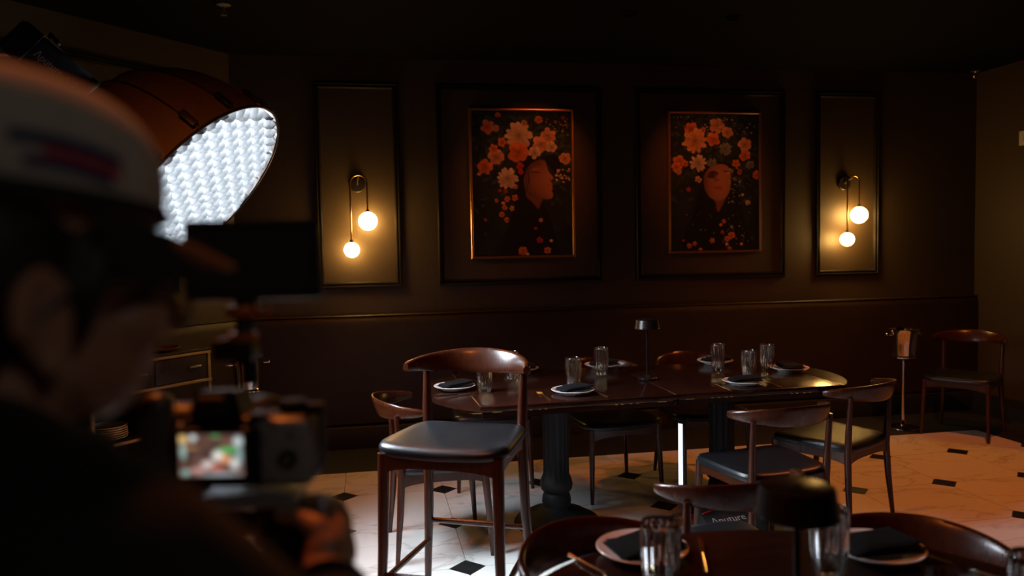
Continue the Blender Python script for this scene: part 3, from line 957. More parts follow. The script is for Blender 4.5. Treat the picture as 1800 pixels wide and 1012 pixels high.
# ---------------------------------------------------------------- table ware
def flute(a, k_):
    return 1.0 + (0.085 * (abs(math.sin(8 * a)) ** .8 - .6) if 1 <= k_ <= 6 else 0)
tumbler_mesh = MB().lathe([(1e-4, 0), (.0275, 0), (.0295, .006), (.0350, .03), (.0395, .07), (.0412, .11), (.0405, .14), (.0400, .152), (.0390, .154), (.0380, .152), (.0378, .14),
                           (.0372, .11), (.0352, .07), (.0310, .032), (.027, .018), (1e-4, .015)], 160, wob=flute).data('water_glass', sharp=40)
tumbler_mesh.materials.append(M_GLASS)
plate_mesh = MB().lathe([(1e-4, .004), (.05, .004), (.06, .001), (.066, .001), (.07, .005), (.09, .012), (.1065, .021), (.108, .0225), (.1065, .024), (.088, .0165), (.07, .010), (.055, .008), (1e-4, .008)], 64).data('dinner_plate')
plate_mesh.materials.append(M_CHINA)

def napkin_mesh(seed):
    """a linen napkin folded flat: two thick lower folds and a slanting upper flap, all softly sagging"""
    rs = random.Random(seed)
    mb_ = MB()
    def fold(pts, z0, th, lift):
        """a soft quad cushion over four plan corners; lift(x, y) bends it"""
        n, m_ = 20, 14
        top, bot = [], []
        a, b, c_, d = (Vector(p) for p in pts)
        for j in range(m_ + 1):
            for i in range(n + 1):
                u, v = i / n, j / m_
                p = (a * (1 - u) + b * u) * (1 - v) + (d * (1 - u) + c_ * u) * v
                ed = (max(abs(2 * u - 1), abs(2 * v - 1))) ** 8
                zz = z0 + lift(p.x, p.y)
                top.append((p.x, p.y, zz + th * (1 - .75 * ed))); bot.append((p.x, p.y, zz))
        N = len(top); f = []
        for j in range(m_):
            for i in range(n):
                q0 = j * (n + 1) + i
                q = (q0, q0 + 1, q0 + n + 2, q0 + n + 1)
                f.append(q); f.append(tuple(N + k_ for k_ in reversed(q)))
        rim = list(range(n + 1)) + [j * (n + 1) + n for j in range(1, m_ + 1)] + [m_ * (n + 1) + i for i in range(n - 1, -1, -1)] + [j * (n + 1) for j in range(m_ - 1, 0, -1)]
        for i in range(len(rim)):
            p, q = rim[i], rim[(i + 1) % len(rim)]
            f.append((q, p, N + p, N + q))
        mb_.add(top + bot, f)
    w1, w2 = rs.uniform(.8, 1.2), rs.uniform(0, 6)
    lift = lambda x, y: .003 * math.sin(40 * x * w1 + w2) * math.cos(30 * y) + .004 * (x / .07) + .012 * (x / .09) ** 2 * 0
    k_ = rs.uniform(-.006, .006)
    fold([(-.078, -.046 + k_), (.072, -.052), (.080, .042), (-.070, .050)], .0255, .008, lift)
    fold([(-.070, -.050), (.074, -.046 + k_), (.078, .036), (-.066, .044)], .0335, .007, lift)
    fold([(-.058, -.052 + k_), (.082, -.040), (.060, .048), (-.040, .034)], .0405, .006, lift)
    me = mb_.data('napkin', sharp=50)
    me.materials.append(M_NAPKIN)
    return me
napkins = [napkin_mesh(q) for q in (1, 2, 3)]

def fork(loc, rz, label):
    root = empty('fork', loc, rz)
    MB().tube([(0, -.105, .003), (0, -.06, .004), (0, .0, .006), (0, .035, .009)], [.0045, .0038, .0026, .0030], 8).build('handle', M_GOLD, root)
    MB().prism([(-.003, .03), (.003, .03), (.011, .052), (.0115, .062), (-.0115, .062), (-.011, .052)], .006, .0085).build('neck', M_GOLD, root)
    for k_ in range(4):
        x = -.0098 + k_ * .0065
        MB().tube([(x, .06, .0072), (x, .085, .006), (x * .97, .105, .0085)], [.0018, .0016, .0009], 6).build('tine', M_GOLD, root)
    return tag(root, label, 'fork', 'gold forks')
def knife(loc, rz, label):
    root = empty('knife', loc, rz)
    MB().tube([(0, -.11, .004), (0, -.06, .004), (0, .005, .004)], [.0042, .0045, .0032], 8).build('handle', M_GOLD, root)
    MB().prism([(-.004, .0), (.005, .0), (.0085, .05), (.006, .09), (-.003, .11), (-.004, .06)], .003, .005).build('blade', M_GOLD, root)
    return tag(root, label, 'knife', 'gold knives')

ZT = .7505
SET = [(.605, -.739, 20, 'at the left end of the long table'),
       (1.045, -.269, 0, 'on the far side behind the bar stool'),
       (1.164, -1.014, 12, 'at the front edge beside a fork'),
       (1.547, -.264, -5, 'on the far side left of the far lamp'),
       (2.246, -.313, 5, 'on the far side right of the far lamp'),
       (2.079, -1.012, -8, 'at the front edge right of the far lamp'),
       (2.520, -.690, 85, 'at the rounded right end of the table'),
       (.800, -3.010, 10, 'left of the near lamp'),
       (1.325, -3.130, -6, 'right of the near lamp')]
for i, (x, y, a, lab) in enumerate(SET):
    o = link('dinner_plate', plate_mesh, None); o.location = (x, y, ZT)
    tag(o, 'white plate ' + lab, 'plate', 'white dinner plates')
    o = link('napkin', napkins[i % 3], None); o.location = (x + .004, y + .004, ZT - .004); o.rotation_euler = (0, 0, R(a)); o.scale = (1.08, 1.22, 1)
    tag(o, 'black napkin on the plate ' + lab, 'napkin', 'folded black napkins')
GL = [(.748, -.840, 'seen below the bar stool backrest'), (.953, -.509, 'behind the right post of the bar stool'), (1.212, -.845, 'behind the napkin at the front edge of the long table'),
      (1.467, -.502, 'left of the far table lamp on the long table'), (2.147, -.560, 'right of the far table lamp on the long table'), (2.194, -.842, 'on the long table, middle of the right hand three'),
      (2.399, -.658, 'on the long table nearest its rounded right end'), (.768, -3.212, 'in front of the left plate on the near round table'), (1.152, -3.215, 'right beside the near table lamp'),
      (1.360, -3.53, 'at the right edge of the picture on the near table'), (1.165, -3.56, 'lowest in the picture on the near table')]
for x, y, lab in GL:
    o = link('water_glass', tumbler_mesh, None); o.location = (x, y, ZT)
    tag(o, 'clear ribbed water glass ' + lab, 'glass', 'ribbed water glasses')
fork((1.008, -1.075, ZT), R(4), 'gold fork left of the front plate on the long table')
fork((.70, -.575, ZT), R(-70), 'gold fork behind the plate at the left end of the long table')
fork((1.925, -1.06, ZT), R(2), 'gold fork beside the far tube light, left of the right front plate')
fork((.668, -3.075, ZT), R(200), 'gold fork at the left of the near round table')
knife((1.283, -1.06, ZT), R(8), 'gold knife right of the front plate on the long table')
knife((.60, -.905, ZT), R(-82), 'gold knife in front of the plate at the left end of the long table')
knife((2.212, -1.05, ZT), R(-2), 'gold knife right of the plate at the right front of the long table')
knife((2.60, -.54, ZT), R(95), 'gold knife behind the plate at the rounded table end')
knife((.935, -3.045, ZT), R(-20), 'gold knife right of the left plate on the near table')
knife((1.452, -3.22, ZT), R(25), 'gold knife right of the right plate on the near table')

def table_lamp(x, y, label):
    root = empty('table_lamp', (x, y, ZT))
    MB().lathe([(1e-4, 0), (.05, 0), (.052, .003), (.052, .012), (.048, .016), (.012, .018), (.007, .024), (1e-4, .025)], 40).build('base', M_LAMP, root)
    MB().tube([(0, 0, .015), (0, 0, .29)], .0055, 12).build('stem', M_LAMP, root)
    MB().lathe([(1e-4, .328), (.054, .328), (.0595, .325), (.061, .320), (.0665, .284), (.0685, .279), (.0665, .277), (.062, .282), (.058, .312), (1e-4, .314)], 56).build('shade', M_LAMP, root)
    MB().lathe([(1e-4, .281), (.061, .284), (.061, .287), (1e-4, .287)], 40).build('diffuser', M_LAMPLENS, root)
    MB().lathe([(1e-4, .270), (.012, .270), (.015, .282), (1e-4, .283)], 20).build('hub', M_LAMP, root)
    MB().lathe([(1e-4, .327), (.008, .327), (.008, .33), (1e-4, .3305)], 16).build('touch_button', M_DARKMETAL, root)
    return tag(root, label, 'table lamp', 'black cordless table lamps')
table_lamp(1.655, -.736, 'slim black table lamp standing on the far long table')
table_lamp(.871, -3.562, 'black table lamp with wide shade closest to the camera')

# ---------------------------------------------------------------- ice buckets on stands
def ice_bucket(x, y, rz, label):
    root = empty('ice_bucket_stand', (x, y, 0), rz)
    MB().lathe([(1e-4, 0), (.115, 0), (.12, .006), (.118, .014), (.08, .024), (.03, .034), (.02, .055), (.014, .07), (1e-4, .07)], 48).build('base', M_STEEL, root)
    MB().tube([(0, 0, .06), (0, 0, .3), (0, 0, .545)], [.016, .0125, .014], 18).build('pole', M_STEEL, root)
    MB().lathe([(1e-4, .535), (.02, .535), (.028, .545), (.085, .552), (.098, .562), (.098, .572), (.09, .574), (1e-4, .574)], 48).build('holder', M_STEEL, root)
    MB().lathe([(1e-4, .575), (.082, .575), (.088, .582), (.094, .66), (.102, .755), (.110, .778), (.114, .784), (.112, .79), (.106, .786), (.098, .755), (.09, .66), (.083, .59), (1e-4, .588)], 56).build('bucket', M_STEEL, root)
    for s in (-1, 1):
        MB().tube([(s * .098, -.022, .745), (s * .125, -.022, .745), (s * .13, 0, .745), (s * .125, .022, .745), (s * .098, .022, .745)], .006, 10).build('handle', M_STEEL, root)
        MB().ball((s * .134, 0, .745), .011, 14, 8).build('knob', M_STEEL, root)
    return tag(root, label, 'ice bucket', 'steel ice buckets on stands')
ice_bucket(4.30, .70, R(-8), 'polished steel ice bucket on a tall stand beside the corner chair')
ice_bucket(-.62, .63, R(20), 'steel ice bucket on a stand behind the camera rig')

# ---------------------------------------------------------------- softbox on a stand
SC = Vector((-.4923, -1.2733, 1.7317)); SN = Vector((.7337, -.1958, -.6507)).normalized()
vcam = (Vector((.187, -4.72, 1.477)) - SC).normalized()
yl = (vcam - SN * vcam.dot(SN)).normalized()
xl = yl.cross(SN)
SM = Matrix(((xl.x, yl.x, SN.x, SC.x), (xl.y, yl.y, SN.y, SC.y), (xl.z, yl.z, SN.z, SC.z), (0, 0, 0, 1)))
SBX, SBY = -1.42, -.98
root = empty('softbox_light', (SBX, SBY, 0))
ML = T(-SBX, -SBY, 0) @ SM                       # dome frame in the stand's frame
NP, RS, DS = 16, .445, .56
def dome_r(z):
    return max(.085, RS * math.sqrt(max(0, 1 - (z / (DS + .02)) ** 2)))
zs_ = [-DS * q / 12 for q in range(13)]
pan = MB()
vv, ff = [], []
for q, z in enumerate(zs_):
    r = dome_r(z)
    for e in range(5):
        a = -math.pi / NP + 2 * math.pi / NP * e / 4
        rr = r * (math.cos(math.pi / NP) / math.cos(a)) * (1 - .012 * math.sin(math.pi * e / 4) * math.sin(math.pi * q / 12))
        vv.append((rr * math.cos(a), rr * math.sin(a), z))
for q in range(12):
    for e in range(4):
        a = q * 5 + e
        ff.append((a, a + 1, a + 6, a + 5))
pan.add(vv, ff)
pme = pan.data('panel')
pme.materials.append(M_FABRIC)
for q in range(NP):
    o = link('panel', pme, None, root)
    o.matrix_local = ML @ RZ(2 * math.pi * (q + .5) / NP)
rib = MB().tube([(dome_r(z) + .004, 0, z) for z in zs_], .0035, 8).data('rib'); rib.materials.append(M_BRONZE)
pocket = MB().box((RS + .012, 0, -.055), (.012, .03, .075), bev=.003).data('rib_pocket'); pocket.materials.append(M_BLACKPL)
for q in range(NP):
    o = link('rib', rib, None, root); o.matrix_local = ML @ RZ(2 * math.pi * q / NP)
    o = link('rib_pocket', pocket, None, root); o.matrix_local = ML @ RZ(2 * math.pi * q / NP)
MB().tube([(RS * math.cos(2 * math.pi * q / 64), RS * math.sin(2 * math.pi * q / 64), 0) for q in range(64)], .006, 8, ML, closed=True).build('rim', M_BLACKPL, root)
MB().lathe([(1e-4, -.062), (RS - .030, -.062), (RS - .030, -.06), (1e-4, -.058)], 64, ML).build('diffuser', M_DIFF, root)['label'] = 'glowing white diffuser'
gm = MB()
cell, dz0, dz1 = .050, -.046, .002
Mg = ML @ RZ(R(28))
for ax in range(2):
    for q in range(-8, 9):
        off = q * cell + (.5 * cell if ax else 0)
        if abs(off) > RS - .02: continue
        L = math.sqrt((RS - .014) ** 2 - off * off)
        nseg = max(8, int(2 * L / cell * 6))
        vv, ff = [], []
        for s in range(nseg + 1):
            t = -L + 2 * L * s / nseg
            wv = .0065 * math.sin(math.pi * t / cell + q * math.pi)
            for kk, z in enumerate((dz0, (dz0 + dz1) / 2, dz1)):
                o_ = off + wv * (.25 + .75 * kk / 2)
                p = (t, o_, z + .004 * math.cos(2 * math.pi * t / cell) * (kk == 2))
                vv.append(p if ax == 0 else (p[1], p[0], p[2]))
        for s in range(nseg):
            for kk in range(2):
                a = s * 3 + kk
                ff.append((a, a + 3, a + 4, a + 1))
        gm.add(vv, ff, Mg)
gm.build('grid', M_GRID, root)['label'] = 'egg crate fabric grid'
# speed ring, lamp head, yoke, boom arm, stand
MB().lathe([(.06, -.56), (.105, -.56), (.11, -.575), (.105, -.60), (.06, -.61)], 40, ML).build('speed_ring', M_SILVER, root)
MB().box((0, 0, -.81), (.15, .15, .42), ML, bev=.018).build('lamp_head', M_GREYPL, root)
for q in range(9):
    MB().box((0, 0, -.90 - q * .011), (.158, .158, .004), ML, bev=.001).build('cooling_fin', M_BLACKPL, root)
TM = ML @ Matrix(((0, 1, 0, 0), (0, 0, 1, .0765), (1, 0, 0, -.80), (0, 0, 0, 1)))
text_mesh('\u039bputure', .044, 'lettering', M_WHITEINK, root, TM)
TM2 = ML @ Matrix(((0, 1, 0, 0), (0, 0, 1, .0765), (1, 0, 0, -.68), (0, 0, 0, 1)))
text_mesh('600', .040, 'lettering', M_WHITEINK, root, TM2)
yk = ML @ Vector((0, 0, -.88))
MB().tube([ML @ Vector((.09, 0, -.88)), ML @ Vector((.10, -.02, -.95)), ML @ Vector((.06, -.12, -1.0)), ML @ Vector((0, -.14, -1.0)), ML @ Vector((-.06, -.12, -1.0)), ML @ Vector((-.10, -.02, -.95)), ML @ Vector((-.09, 0, -.88))], .009, 10).build('yoke', M_BLACKPL, root)
yb = ML @ Vector((0, -.14, -1.0))
MB().tube([yb, (0, 0, yb.z)], .014, 12).build('boom_arm', M_SILVER, root)
MB().tube([(0, 0, .25), (0, 0, 1.2)], .017, 14).build('stand_pole', M_SILVER, root)
MB().tube([(0, 0, 1.15), (0, 0, yb.z + .03)], .0135, 14).build('stand_riser', M_SILVER, root)
MB().box((0, 0, 1.2), (.05, .05, .07), bev=.006).build('collar', M_BLACKPL, root)
for q in range(3):
    a = R(30 + 120 * q)
    MB().tube([(0, 0, .34), (.08 * math.cos(a), .08 * math.sin(a), .33), (.42 * math.cos(a), .42 * math.sin(a), .02), (.46 * math.cos(a), .46 * math.sin(a), .012)], .012, 10).build('stand_leg', M_SILVER, root)
tag(root, 'large round black softbox with glowing white grid behind the cap', 'softbox')

# ---------------------------------------------------------------- serving cart by the angled wall
FLp = Vector((-.834, .536, 0)) + EL * .80
CM = Matrix(((-EL.x, -NL.x, 0, FLp.x), (-EL.y, -NL.y, 0, FLp.y), (0, 0, 1, 0), (0, 0, 0, 1)))
cart = empty('serving_cart')
cart.matrix_world = CM
CW, CD = .80, .36
for x in (.011, CW - .011):
    for y in (.011, CD - .011):
        MB().box((x, y, .425), (.022, .022, .85), bev=.002).build('leg', M_CARTTRIM, cart)
MB().box((CW / 2, CD / 2, .862), (CW + .01, CD + .01, .018), bev=.003).build('top', M_CARTWOOD, cart)
for z, nm in ((.845, 'trim_bar'), (.668, 'trim_bar'), (.385, 'trim_bar'), (.12, 'trim_bar')):
    MB().box((CW / 2, .0, z), (CW, .012, .017), bev=.002).build(nm, M_CARTTRIM, cart)
    MB().box((CW, CD / 2, z), (.012, CD, .017), bev=.002).build(nm, M_CARTTRIM, cart)
MB().box((CW / 2, CD / 2 + .008, .756), (CW - .03, CD - .03, .158)).build('drawer_box', M_CARTWOOD, cart)
for cx in (.215, .585):
    d_ = MB().box((cx, .004, .757), (.362, .012, .15), bev=.002).build('drawer', M_CARTWOOD, cart)
    MB().box((cx + .09, -.012, .765), (.085, .010, .012), bev=.003).build('handle', M_SILVER, d_)
for z in (.375, .11):
    MB().box((CW / 2, CD / 2, z), (CW - .02, CD - .02, .014), bev=.002).build('shelf', M_CARTWOOD, cart)
tag(cart, 'dark serving cart with pale gold frame behind the camera operator', 'cart')
def on_cart(x, y, z):
    return CM @ Vector((x, y, z))
tray = MB().lathe([(1e-4, .0), (.15, .0), (.165, .006), (.178, .02), (.18, .021), (.176, .023), (.162, .01), (.148, .004), (1e-4, .004)], 64).build('copper_tray', M_COPPER)
tray.location = on_cart(.50, .19, .8712)
tag(tray, 'round copper tray on top of the serving cart', 'tray')
sg = MB().lathe([(1e-4, 0), (.022, 0), (.024, .004), (.026, .03), (.028, .06), (.0275, .062), (.0265, .06), (.0245, .03), (.022, .009), (1e-4, .008)], 28).data('small_glass'); sg.materials.append(M_GLASS)
for q, (x, y) in enumerate(((.37, .22), (.40, .14), (.44, .23), (.47, .13), (.51, .22))):
    o = link('small_glass', sg, None); o.location = on_cart(x, y, .8755)
    tag(o, 'small clear glass on the copper tray, ' + ('leftmost of five', 'second from left', 'third from left', 'fourth from left', 'rightmost of five')[q], 'glass', 'small glasses on the copper tray')
ORD = ['topmost', 'second', 'third', 'fourth', 'fifth', 'sixth', 'seventh', 'eighth', 'ninth', 'tenth', 'eleventh', 'lowest']
for n_, x, y, grp, lab in ((12, .54, .15, 'tall plate stack on the cart', 'plate in the taller stack on the cart'), (6, .19, .16, 'low plate stack on the cart', 'plate in the lower stack on the cart')):
    for q in range(n_):
        o = link('dinner_plate', plate_mesh, None); o.location = on_cart(x + .002 * math.sin(q * 2.3), y + .002 * math.cos(q * 1.7), .383 + q * .0135)
        w_ = 'lowest' if q == 0 else ORD[n_ - 1 - q]
        tag(o, 'white ' + lab + ', ' + (w_ if w_ in ('lowest', 'topmost') else w_ + ' from the top'), 'plate', grp)

# ---------------------------------------------------------------- tube light and its bag under the long table
root = empty('led_tube_light', (1.775, -.90, 0))
MB().lathe([(1e-4, .085), (.021, .085), (.022, .09), (.022, .16), (1e-4, .16)], 24, T(.012, 0, 0)).build('end_cap', M_BLACKPL, root)
poly = [(.021 * math.cos(R(q)) + .012, .021 * math.sin(R(q))) for q in range(-120, 200 - 20, 15)]
MB().prism(poly, .15, .545).build('housing', M_BLACKPL, root)
poly = [(.0225 * math.cos(R(q)) + .012, .0225 * math.sin(R(q))) for q in range(168, 252, 7)] + [(.012 + .012 * math.cos(R(q)), .012 * math.sin(R(q))) for q in (245, 210, 175)]
MB().prism(poly, .16, .54).build('diffuser', M_LEDTUBE, root)['label'] = 'glowing white strip'
MB().lathe([(1e-4, .54), (.022, .54), (.022, .56), (.02, .563), (1e-4, .563)], 24, T(.012, 0, 0)).build('end_cap', M_BLACKPL, root)
MB().box((.032, -.004, .47), (.008, .014, .03), bev=.002).build('button', M_DARKMETAL, root)
MB().tube([(.012, 0, .05), (.012, 0, .09)], .009, 10).build('ball_mount', M_GREYPL, root)
for q in range(3):
    a = R(150 + 120 * q)
    leg = MB().tube([(.012, 0, .055), (.012 + .05 * math.cos(a), .05 * math.sin(a), .04), (.012 + .09 * math.cos(a), .09 * math.sin(a), .008)], [.008, .008, .007], 10).build('tripod_leg', M_GREYPL, root)
    MB().tube([(.012 + .07 * math.cos(a), .07 * math.sin(a), .03), (.012 + .085 * math.cos(a), .085 * math.sin(a), .0135)], .0105, 10).build('foot', M_RED, leg)
tag(root, 'lit tube light on a mini tripod standing under the long table', 'tube light')

root = empty('equipment_bag', (1.99, -1.04, 0), R(4))
bag = []
for t in range(9):
    z = .03 + .0 * t
nn, mm = 20, 12
rings = []
for q, (sc_, z) in enumerate(((.93, .002), (1, .012), (1.0, .028), (.985, .042), (.95, .052), (.7, .058), (.35, .060), (.02, .060))):
    ring = []
    for i in range(48):
        a = 2 * math.pi * i / 48
        cx = math.copysign(abs(math.cos(a)) ** .25, math.cos(a)); cy = math.copysign(abs(math.sin(a)) ** .25, math.sin(a))
        x, y = .175 * cx * sc_, .095 * cy * sc_
        ring.append((x, y, z + (.004 * math.sin(9 * x) * math.cos(7 * y) if z > .03 else 0) + (.085 * (y / .095 + 1) / 2 * min(1, z / .045) if z > .005 else 0)))
    rings.append(ring)
MB().loft(rings).build('body', M_BAG, root)
tilt = Matrix.Rotation(math.atan2(.085, .19), 4, 'X')
zp = lambda y: .0605 + .085 * (y / .095 + 1) / 2
MB().tube([(-.16, .0, zp(.0)), (-.08, .02, zp(.02)), (.0, .042, zp(.042)), (.06, .058, zp(.058) - .001)], [.004, .005, .0045, .002], 8).build('zipper', M_RED, root)
MB().box((.075, .062, zp(.062) + .002), (.05, .012, .006), bev=.002).build('zip_pull', M_LIGHTPL, root)
text_mesh('\u039bputure', .058, 'lettering', M_WHITEINK, root, T(-.045, -.055, zp(-.055) + .003) @ tilt @ RZ(R(4)), shear=.0)
MB().tube([(-.06, .10, .09), (-.05, .125, .10), (.05, .125, .10), (.06, .10, .09)], .008, 8).build('carry_handle', M_BAG, root)
tag(root, 'black nylon bag with red zip and white lettering under the long table', 'bag')

# ---------------------------------------------------------------- camera rig held by the operator
G = Vector((.05224, -3.87141, 1.26975))
RXv, RYv = Vector((.98342, -.18133, 0)), Vector((.18133, .98342, 0))
RM = Matrix(((RXv.x, RYv.x, 0, G.x), (RXv.y, RYv.y, 0, G.y), (0, 0, 1, G.z), (0, 0, 0, 1)))   # x right, y away, z up

camr = empty('mirrorless_camera')
camr.matrix_world = RM @ T(0, .02, 0)
MB().box((-.006, .022, -.008), (.142, .052, .078), bev=.010).build('body', M_BLACKPL, camr)
MB().box((.036, .004, -.008), (.056, .022, .074), bev=.009).build('thumb_rest', M_CAMSHEEN, camr)
MB().box((.050, .05, -.006), (.034, .05, .08), bev=.012).build('grip', M_RUBBER, camr)
hump = MB()
hump.loft([[(-.064 + .004 * q, y, .028), (-.006 - .004 * q, y, .028), (-.014 - .003 * q, y, .060 - .004 * q), (-.056 + .003 * q, y, .060 - .004 * q)] for q, y in enumerate((-.004, .03, .06))])
hump.build('viewfinder_hump', M_BLACKPL, camr)
eye = MB().box((-.035, -.010, .044), (.036, .016, .024), bev=.005).build('eyecup', M_RUBBER, camr)
MB().box((-.035, -.0185, .044), (.024, .002, .014)).build('eyepiece', M_LENS, eye)
scr = MB().box((-.036, -.012, -.007), (.082, .012, .058), bev=.004).build('rear_screen', M_BLACKPL, camr)
W, H = 64, 40
img = np.zeros((H, W, 3)) + np.array((.05, .03, .025))
yy_, xx_ = np.mgrid[0:H, 0:W]
img += (noise2(W, H, 9, 2)[..., None] * np.array((.16, .07, .05)))
def blob(x, y, rx, ry, col, s=1.0):
    blend(img, np.clip(1.6 - np.hypot((xx_ - x) / rx, (yy_ - y) / ry) * 1.3, 0, 1) * s, col)
for b_ in ((4, 4, 5, 4, (.9, .6, .2)), (14, 3, 4, 3, (.8, .85, .85)), (36, 2, 5, 1.5, (.1, .4, .12)), (58, 7, 5, 5, (.6, .75, .75)), (48, 15, 12, 3, (.08, .5, .12)), (38, 20, 6, 5, (.95, .9, .85)), (45, 23, 5, 4, (.95, .4, .15)),
           (28, 28, 7, 4, (.8, .7, .65)), (18, 33, 8, 3, (.6, .3, .28)), (36, 31, 8, 3, (.55, .14, .1)), (54, 27, 5, 6, (.75, .75, .72)), (4, 15, 3, 8, (.35, .55, .5)), (6, 35, 5, 3, (.3, .5, .45)), (40, 37, 22, 2, (.35, .4, .42)), (12, 12, 9, 1.2, (.5, .25, .1)), (59, 20, 3, 10, (.3, .45, .45))):
    blob(*b_)
print_sheet('display', img, .068, .045, M_SCREEN, scr, T(-.036, -.0186, -.006))['label'] = 'glowing picture on the rear screen'
wheel = MB().lathe([(1e-4, 0), (.010, 0), (.010, .003), (.0075, .004), (.006, .0028), (1e-4, .0028)], 28, T(.042, -.0075, -.014) @ RX(R(90))).build('control_wheel', M_BLACKPL, camr)
MB().lathe([(1e-4, .0028), (.004, .0028), (.004, .0042), (1e-4, .0045)], 20, T(.042, -.0075, -.014) @ RX(R(90))).build('centre_button', M_LIGHTPL, wheel)
for x, z, r in ((.012, .022, .0042), (.028, .024, .0038), (.046, .012, .0042), (.018, .008, .0034), (.026, -.034, .0036)):
    MB().lathe([(1e-4, 0), (r, 0), (r, .0025), (1e-4, .003)], 16, T(x, -.006, z) @ RX(R(90))).build('button', M_LIGHTPL, camr)
MB().lathe([(1e-4, .03), (.014, .03), (.015, .033), (.015, .042), (.013, .044), (1e-4, .044)], 28, T(.04, .026, 0)).build('mode_dial', M_DARKMETAL, camr)
MB().lathe([(1e-4, .03), (.011, .03), (.011, .038), (1e-4, .039)], 24, T(.062, .03, 0)).build('exposure_dial', M_DARKMETAL, camr)
lens = MB().lathe([(1e-4, 0), (.034, 0), (.035, .006), (.037, .03), (.039, .032), (.039, .06), (.037, .062), (.037, .088), (.03, .09), (1e-4, .084)], 44, T(-.026, .045, -.006) @ RX(R(-90))).build('lens', M_BLACKPL, camr)
MB().lathe([(1e-4, 0), (.028, 0), (.026, .003), (1e-4, .006)], 32, T(-.026, .131, -.006) @ RX(R(-90))).build('front_element', M_LENS, lens)
MB().box((-.074, -.002, -.010), (.006, .012, .072), bev=.002).build('edge_highlight', M_LIGHTPL, camr)  # pale strip in place of the highlights along the body edge
tag(camr, 'black mirrorless camera with a glowing rear screen in the foreground', 'camera')

gim = empty('gimbal')
gim.matrix_world = RM
MB().box((-.01, .035, -.062), (.118, .05, .012), bev=.003).build('camera_plate', M_LIGHTPL, gim)
MB().box((-.052, -.002, -.072), (.034, .022, .016), bev=.005).build('plate_lever', M_LIGHTPL, gim)
MB().tube([(-.058, .05, -.068), (-.09, .07, -.055), (-.098, .075, -.03)], [.012, .013, .014], 14).build('tilt_arm', M_GREYPL, gim)
MB().lathe([(1e-4, -.02), (.026, -.02), (.028, -.015), (.028, .015), (.026, .02), (1e-4, .02)], 36, T(-.098, .07, .01) @ RY(R(90))).build('tilt_motor', M_BLACKPL, gim)
MB().box((-.106, .03, .003), (.036, .03, .108), bev=.013).build('roll_arm', M_GREYPL, gim)
MB().box((-.079, .012, -.038), (.008, .006, .014), bev=.002).build('lock_lever', M_LIGHTPL, gim)
MB().tube([(-.098, .035, -.04), (-.085, .05, -.075), (-.03, .055, -.095), (.012, .05, -.098)], [.014, .014, .013, .014], 14).build('roll_bracket', M_GREYPL, gim)
MB().lathe([(1e-4, -.024), (.026, -.024), (.029, -.018), (.029, .018), (.026, .024), (1e-4, .024)], 36, T(.022, .045, -.088)).build('pan_motor', M_BLACKPL, gim)
HB = [(.022, .045, -.10), (.034, .03, -.14), (.042, .01, -.20), (.044, .0, -.30)]
MB().tube(HB, [.022, .0225, .022, .021], 20).build('handle', M_RUBBER, gim)
MB().box((.020, .0, -.165), (.022, .012, .06), RY(R(4)), bev=.005).build('control_panel', M_GREYPL, gim)
MB().ball((.010, -.006, -.142), .0042, 12, 8).build('status_light', M_INDICATOR, gim)
MB().lathe([(1e-4, 0), (.007, 0), (.006, .006), (1e-4, .007)], 18, T(.020, -.006, -.16) @ RX(R(90))).build('joystick', M_LIGHTPL, gim)
for q in range(3):
    a = R(90 + 120 * q)
    MB().tube([(.044, 0, -.29), (.044 + .02 * math.cos(a), .02 * math.sin(a), -.33), (.044 + .03 * math.cos(a), .03 * math.sin(a), -.42)], [.009, .008, .006], 10).build('folded_leg', M_BLACKPL, gim)
tag(gim, 'black handheld gimbal gripped below the camera', 'gimbal')

mon = empty('field_monitor')
mon.matrix_world = RM
Mm = T(.009, .03, .198) @ RZ(R(10)) @ RX(R(-6))
MB().box((0, .0, 0), (.138, .022, .084), Mm, bev=.005).build('housing', M_BLACKPL, mon)
scn = MB().box((0, -.012, .001), (.126, .002, .072), Mm).build('screen', M_RUBBER, mon)
for c_, d_ in (((0, -.014, .039), (.138, .008, .006)), ((0, -.014, -.039), (.138, .008, .006)), ((-.066, -.014, 0), (.006, .008, .084)), ((.066, -.014, 0), (.006, .008, .084))):
    MB().box(c_, d_, Mm).build('bezel_rail', M_BLACKPL, mon)
MB().box((0, .0195, 0), (.06, .016, .05), Mm, bev=.003).build('battery', M_BLACKPL, mon)
MB().tube([(-.003, .035, .064), (-.003, .035, .10)], .010, 16).build('shoe_mount', M_BLACKPL, mon)
MB().lathe([(1e-4, -.012), (.013, -.012), (.013, .012), (1e-4, .012)], 28, T(-.003, .02, .102) @ RX(R(90))).build('lower_joint', M_BLACKPL, mon)
MB().box((-.014, .02, .104), (.042, .026, .024), bev=.005).build('arm_body', M_BLACKPL, mon)
MB().tube([(-.005, .022, .11), (-.004, .028, .135), (-.003, .03, .158)], [.009, .010, .011], 14).build('arm', M_BLACKPL, mon)
MB().lathe([(.009, -.006), (.016, -.006), (.0175, 0), (.016, .006), (.009, .006)], 28, T(-.004, .022, .145), close=True).build('clamp_ring', M_ORANGE, mon)
MB().lathe([(.009, -.004), (.015, -.004), (.015, .004), (.009, .004)], 28, T(-.005, .022, .118), close=True).build('clamp_ring', M_ORANGE, mon)
MB().tube([(.008, .018, .143), (.028, .012, .146)], [.005, .004], 10).build('clamp_lever', M_ORANGE, mon)
tag(mon, 'black field monitor mounted above the camera', 'monitor')

